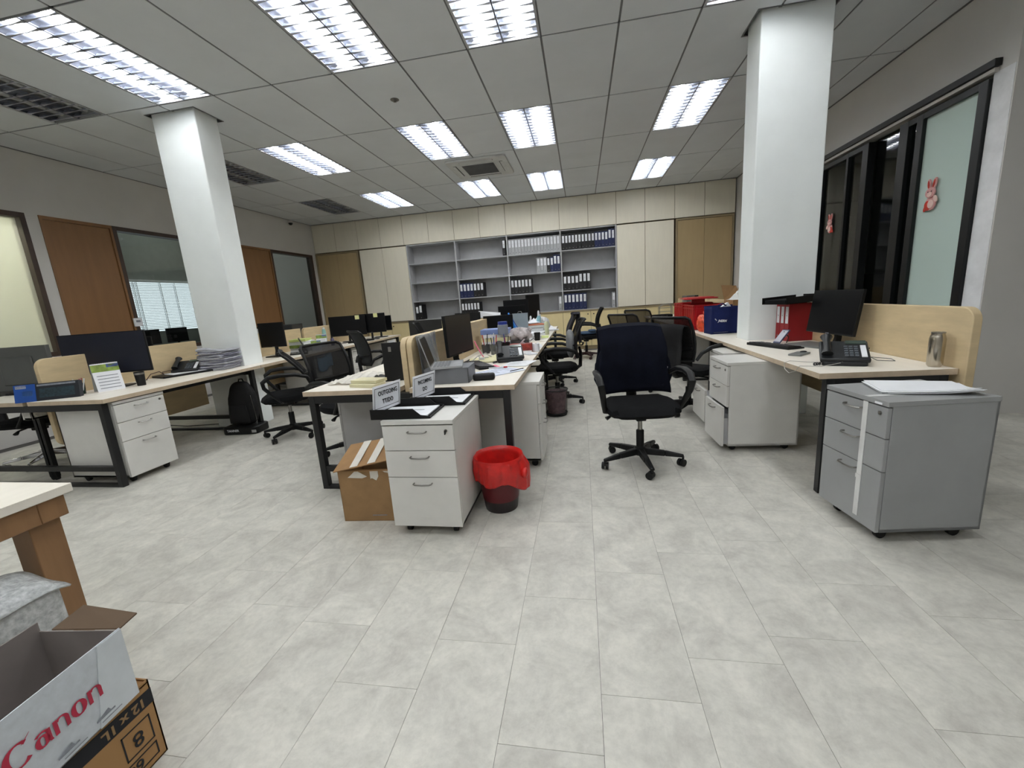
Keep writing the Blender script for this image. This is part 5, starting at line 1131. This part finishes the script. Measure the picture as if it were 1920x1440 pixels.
# letter trays on the front pedestal
def lettertray(x, y, rz, label, sign):
    t = thing('letter_tray', label, 'letter tray', (x, y, .6605), rz)
    w, d, h = .33, .25, .055
    b = MB().box(-w/2, w/2, -d/2, d/2, 0, .004)
    side = [(-w/2, 0), (w/2, 0), (w/2, .012), (w/2-.05, .02), (w/2-.09, h), (-w/2, h)]
    b.prism(side, -d/2, -d/2+.004, 'y'); b.prism(side, d/2-.004, d/2, 'y'); b.box(-w/2, -w/2+.004, -d/2, d/2, 0, h); b.box(w/2-.004, w/2, -d/2, d/2, 0, .012)
    b.build('tray_shell', BLKP, t, bev=.0012, seg=1)
    p = MB().grid(lambda u, v: ((u-.5)*.29+.0, (v-.5)*.205, .008+.012*max(0, u-.7)), 5, 3).build('paper_stack', PAPER, t, solid=.006)
    s = MB().grid(lambda u, v: (.003*math.sin(PI*u)+.02*v, (u-.5)*.225, .145*v), 12, 8).build('sign_card', PAPER, t, solid=.0015, loc=(-w/2+.04, 0, .03), smooth=True, rz=-.28)
    sl = .012
    for bx in ((-.1, .1, .128, .131), (-.1, .1, .016, .019), (-.1, -.097, .016, .131), (.097, .1, .016, .131)):
        f = lambda u, v, bx=bx: ((lambda yy, zz: (.003*math.sin(PI*(yy/.225+.5))+.02*zz/.145+.0012, yy, zz))(bx[0]+(bx[1]-bx[0])*u, bx[2]+(bx[3]-bx[2])*v))
        MB().grid(f, 10 if bx[1]-bx[0] > .05 else 1, 6).build('sign_border', INK, s)
    for k, (ln, sz) in enumerate(sign): text('sign_text', ln, sz, INK, s, (.0205-.0065*k, 0, .098-.048*k), (PI/2, -0.0, PI/2), wx=.84, bold=.0007, ext=.0003)
    MB().box(0.02, .09, .0, .006, .0155, .0165).build('scribble', INKG, t)
    return t
lettertray(-.965, 2.10, .02, 'nearer black letter tray with an OUTGOING sign on the white pedestal', [('OUTGOING', .034), ('TT/DO', .034)])
lettertray(-.85, 2.365, .02, 'rear black letter tray with an INCOMING sign on the white pedestal', [('INCOMING', .032), ('DO', .034)])
# --- left row
monitor('wide dark monitor on the near left desk', -4.17, 3.03, .36, w=.66, h=.365, zb=.125, mt=M('navy_black_screen', (20, 24, 38), .28))
t = thing('keyboard_carton', 'blue and black keyboard carton on the near left desk', 'box', (-4.215, 2.60, TZ), .5)
BB = M('print_blue', (20, 72, 150), .4)
o = MB().hexa([(-.20, -.05, 0), (.20, -.05, 0), (.20, .0, 0), (-.20, .0, 0), (-.20, -.02, .135), (.20, -.02, .135), (.20, .025, .125), (-.20, .025, .125)]).build('carton_body', M('print_black', (20, 26, 34), .4), t, bev=.002)
def face(x0, x1, f0, f1, nm, mt):
    q = lambda xx, f, k: (xx, -.05+.03*f-k, .135*f+k*.2)
    MB().hexa([q(x0, f0, .0015), q(x1, f0, .0015), q(x1, f1, .0015), q(x0, f1, .0015), q(x0, f0, 0), q(x1, f0, 0), q(x1, f1, 0), q(x0, f1, 0)]).build(nm, mt, t)
face(-.2, -.07, .0, 1, 'blue_field', BB); face(-.19, -.125, .78, .96, 'white_label', PAPER); face(-.15, -.09, .35, .62, 'pale_print', M('print_pale_blue', (96, 140, 200), .5)); face(-.06, .18, .84, .94, 'print_line', INKG); face(-.05, .17, .18, .7, 'keyboard_picture', M('picture_teal', (28, 48, 56), .4, var=.3, scale=60))
cup('dark green glass pen holder with pens on the near left desk', -4.16, 2.76, .038, .09, M('bottle_green_glass', (30, 52, 40), .15), name='pen_glass', pens=[(-.05, .0, .125, PAPER), (.03, .01, .135, M('dusky_pink', (170, 80, 100), .5)), (.035, -.01, .13, MC['dusky_pink']), (.07, .0, .13, PAPER)])
calendar('green topped desk calendar on the near left desk corner', -4.05, 2.90, 1.2, w=.18, h=.235)
cup('black tumbler on the near left desk beside the calendar', -3.93, 3.07, .038, .125, BLKP, name='tumbler', band=STEEL)
t = thing('writing_pad', 'black clipboard folder with a white sheet on the left desk', 'folder', (-4.13, 3.66, TZ), -.35)
MB().prism(rrect(.30, .46, .015), 0, .02).build('folder_cover', BLKP, t, bev=.004); MB().box(-.1, .13, -.14, .17, .0205, .0225).build('white_sheet', PAPER, t)
cablething('brown tangled cable behind the black clipboard on the left desk', [(-4.22, 3.35, TZ+.004), (-4.24, 3.42, TZ+.05), (-4.23, 3.50, TZ+.06), (-4.25, 3.56, TZ+.02), (-4.22, 3.52, TZ+.05), (-4.24, 3.62, TZ+.05), (-4.25, 3.7, TZ+.01), (-4.24, 3.75, TZ+.10), (-4.25, 3.80, TZ+.11), (-4.24, 3.82, TZ+.02)], .004, M('brown_cable', (70, 40, 34), .5))
deskphone('black telephone at the divider next to the newspapers on the left desk', -4.17, 3.76, .5)
t = thing('newspaper_stack', 'tall stack of folded papers leaning on the white left column', 'newspaper stack', (-3.93, 3.93, TZ), .15)
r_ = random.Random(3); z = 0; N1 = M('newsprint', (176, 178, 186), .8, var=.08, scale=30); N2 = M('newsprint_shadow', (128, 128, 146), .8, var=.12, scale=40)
for k in range(22):
    w_ = .30*r_.uniform(.85, 1.02); h = r_.choice((.006, .009, .012))
    f = (lambda u, v, w_=w_, h=h: ((u-.5)*w_, (v-.5)*.26, .004*math.sin(u*7+k)+.002*math.sin(v*9)))
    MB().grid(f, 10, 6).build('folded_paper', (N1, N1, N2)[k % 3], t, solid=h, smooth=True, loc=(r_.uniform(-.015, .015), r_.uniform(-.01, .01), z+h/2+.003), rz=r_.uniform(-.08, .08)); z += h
MB().tube([(-.14, -.12, z+.018), (-.05, -.13, z+.028), (.06, -.12, z+.012), (.14, -.12, z-.01)], [.016, .018, .012, .008], 8, flat=1.).build('rolled_fold', N1, t, smooth=True)
monitor('black monitor just right of the white left column', -4.03, 4.90, .05, w=.36, h=.32, zb=.13)
t = thing('open_laptop_dark', 'dark open box lid leaning beside the monitor right of the column', 'laptop', (-3.98, 4.98, TZ), 0)
D.objects.remove(t)
laptop('black laptop half open right of the white left column', -3.86, 5.14, -.95, ang=1.15, mt=BLKP, w=.32, d=.22)
bookstack('white documents with lime cover behind the black laptop', -4.02, 5.45, .2, 5, .22, .3, .04, [PAPER, PAPER, MC['calendar_lime'], PAPER, MC['lime_pad']], seedv=9, name='document_stack')
calendar('desk calendar with green top on the far left desk', -4.06, 5.98, .5, w=.15, h=.2)
calendar('second small calendar with white pages right of the column', -3.80, 5.45, .7, w=.13, h=.15)
t = thing('bottle', 'purple drink bottle beside the far left calendar', 'bottle', (-4.02, 6.20, TZ))
MB().lathe([(.028, 0), (.03, .09), (.018, .12)], 14).build('bottle_body', M('purple_plastic', (84, 76, 110), .4), t, smooth=True); MB().lathe([(.016, .12), (.016, .145)], 10).build('cap', INK, t, smooth=True)
t = thing('bottle', 'tall aqua bottle beside the purple one on the far left desk', 'bottle', (-4.16, 6.22, TZ))
MB().lathe([(.03, 0), (.032, .22), (.025, .27)], 14).build('bottle_body', M('aqua_plastic', (150, 196, 190), .3), t, smooth=True); MB().lathe([(.018, .27), (.018, .30)], 10).build('cap', PAPER, t, smooth=True)
ml = [(-4.02, 6.72, .40, .60, .34, .11, 'left of three black monitors at the far left desk', .17), (-3.74, 7.0, .35, .52, .34, .12, 'middle of three black monitors at the far left desk', .1), (-3.80, 7.45, .2, .46, .28, .12, 'right of three black monitors at the far left desk', None)]
for x, y, rz, w_, h_, zb_, lb, nt in ml: monitor(lb, x, y, rz, w=w_, h=h_, zb=zb_, note=nt)
keyboard('black keyboard below the three monitors on the far left desk', -3.75, 6.62, 1.2)
cablething('dark cables lying before the far left monitors', [(-3.98, 6.40, TZ+.003), (-3.9, 6.44, TZ+.01), (-3.84, 6.36, TZ+.004), (-3.78, 6.42, TZ+.004)], .005)
t = thing('blue_cloth', 'pale blue cloth hanging over a white pedestal under the left row', 'cloth', (-3.66, 5.34, .0), PI/2)
MB().grid(lambda u, v: ((u-.5)*.34, -.035-.008*math.sin(u*14)*(v), .655-.20*v-.03*math.sin(u*5)), 16, 8).build('cloth', M('pale_blue_cloth', (130, 170, 200), .9, bump=.3, bscale=40), t, solid=.004, smooth=True)
MB().box(-.16, .16, -.035, .10, .656, .662).build('cloth_fold', MC['pale_blue_cloth'], t)
# far side of the left row
t = thing('computer_tower', 'grey monitor back with black rim at the far left edge', 'monitor', (-4.98, 2.93, TZ), .25)
MB().box(-.27, .25, -.02, .02, .03, .42).build('rear_shell', M('dark_grey_shell', (84, 86, 84), .5), t, bev=.006); MB().box(-.16, .12, -.035, -.02, .08, .33).build('rear_bulge', MC['dark_grey_shell'], t, bev=.012); MB().prism(rrect(.26, .2, .03), 0, .012).build('foot', BLKP, t); MB().tube([(0, 0, .01), (0, 0, .08)], .02, 8).build('neck', BLKP, t)
monitor('black monitor across the divider on the near left desk', -4.70, 3.62, .5, w=.45, h=.28, zb=.13)
t = thing('copier', 'grey black printer behind the left row near the far glass', 'printer', (-5.55, 7.0, 0), .3)
MB().box(-.3, .3, -.28, .28, 0, .75).build('cabinet', M('printer_grey', (120, 122, 124), .5), t, bev=.01); MB().box(-.3, .3, -.28, .28, .75, 1.08).build('scanner_body', M('printer_black', (34, 36, 38), .5), t, bev=.015)
MB().box(.05, .16, -.283, -.28, .98, 1.04).build('label', PAPER, t); MB().box(-.27, .27, -.284, -.28, .80, .84).build('output_slot', INK, t)
bookstack('white sheaf of printouts on a stand left of the grey printer', -5.62, 6.35, .3, 6, .24, .3, .05, [PAPER, PAPER, GREYSH, PAPER], z0=.90, name='document_stack', seedv=13) if False else None
t = thing('paper_stand', 'white printout rack beside the printer behind the left row', 'rack', (-5.50, 6.35, 0), .2)
MB().box(-.16, .16, -.14, .14, 0, .92).build('stand', GREYSH, t, bev=.004)
for k in range(3): MB().box(-.14+.01*k, .14-.01*k, -.15, .12, .93+.045*k, .965+.045*k).build('paper_tray', PAPER, t, bev=.002)
# black bag heap by the far end
t = thing('black_bag_heap', 'rounded black bag on the left side of the far centre desk', 'bag', (-1.62, 5.62, TZ))
blob(0, 0, .12, .22, .15, .13, 2.4).build('bag_body', BLKF, t, smooth=True); MB().tube([(-.12, -.1, .2), (-.05, -.13, .26), (.06, -.12, .25), (.12, -.08, .19)], .012, 6).build('handle', BLKF, t, smooth=True)
t = thing('low_screen', 'dark low partition screen between the left row and the centre island', 'screen', (-2.95, 7.55, 0), 0)
MB().box(-.30, .35, -.015, .015, .35, .98).build('screen_panel', M('dark_partition_fabric', (44, 44, 42), .8), t, bev=.004)
for x in (-.28, .31): MB().box(x, x+.03, -.012, .012, 0, .35).box(x, x+.03, -.15, .15, 0, .02).build('foot', BLKP, t)

# --- extra small clutter seen on the centre island
WC = M('white_cable', (200, 200, 196), .5)
cablething('tangle of white cables beside the yellowed papers on the centre desk', [(-.98, 3.56, TZ+.01), (-.93, 3.60, TZ+.05), (-.88, 3.66, TZ+.06), (-.84, 3.74, TZ+.02), (-.90, 3.78, TZ+.05), (-.96, 3.72, TZ+.03), (-.92, 3.64, TZ+.02), (-.86, 3.70, TZ+.02)], .005, WC)
cablething('black monitor cable hanging behind the sideways monitor', [(-1.03, 3.30, TZ+.10), (-1.07, 3.36, TZ+.04), (-1.05, 3.46, TZ+.01), (-.99, 3.52, TZ+.03), (-1.02, 3.42, TZ+.004)], .004)
cup('black mesh pen basket at the foot of the file stack', -.98, 4.14, .045, .09, M('basket_grey', (70, 72, 74), .5, alpha=.8), name='pen_basket', pens=[(.02, .02, .17, BLU), (-.03, .01, .19, REDN), (.0, -.03, .18, WHT), (.03, -.02, .2, INK)])
cup('grey tape dispenser drum near the pen cups', -.80, 3.88, .05, .05, M('dispenser_grey', (98, 100, 100), .5), name='tape_dispenser', cat='dispenser')
papers('small white memo block beside the paper roll', -.50, 3.92, .6, w=.10, d=.13, n=4, seedv=41, name='memo_block')
papers('coloured leaflet standing out of the far document heap', -.74, 6.15, .5, z0=TZ+.17, w=.2, d=.26, n=2, seedv=44, curl=.06, print_=False)
t = thing('crumpled_bag', 'white crumpled shopping bag on top of the far document heap', 'bag', (-.62, 6.35, TZ+.0))
MB().grid(lambda u, v: (.12*math.sin(PI*u)*math.cos(2*PI*v)*(1+.25*math.sin(11*v*PI+u*9)), .08*math.sin(PI*u)*math.sin(2*PI*v)*(1+.25*math.sin(10*v*PI)), .12-.12*math.cos(PI*u)+.02*math.sin(v*30)*math.sin(PI*u)), 12, 40).build('film', M('white_plastic_film2', (214, 214, 212), .4, var=.08, scale=30), t, smooth=True); MB().tube([(0, -.03, .23), (0, -.02, .28), (0, .03, .27), (0, .04, .23)], .006, 6).build('handle', PAPER, t, smooth=True)
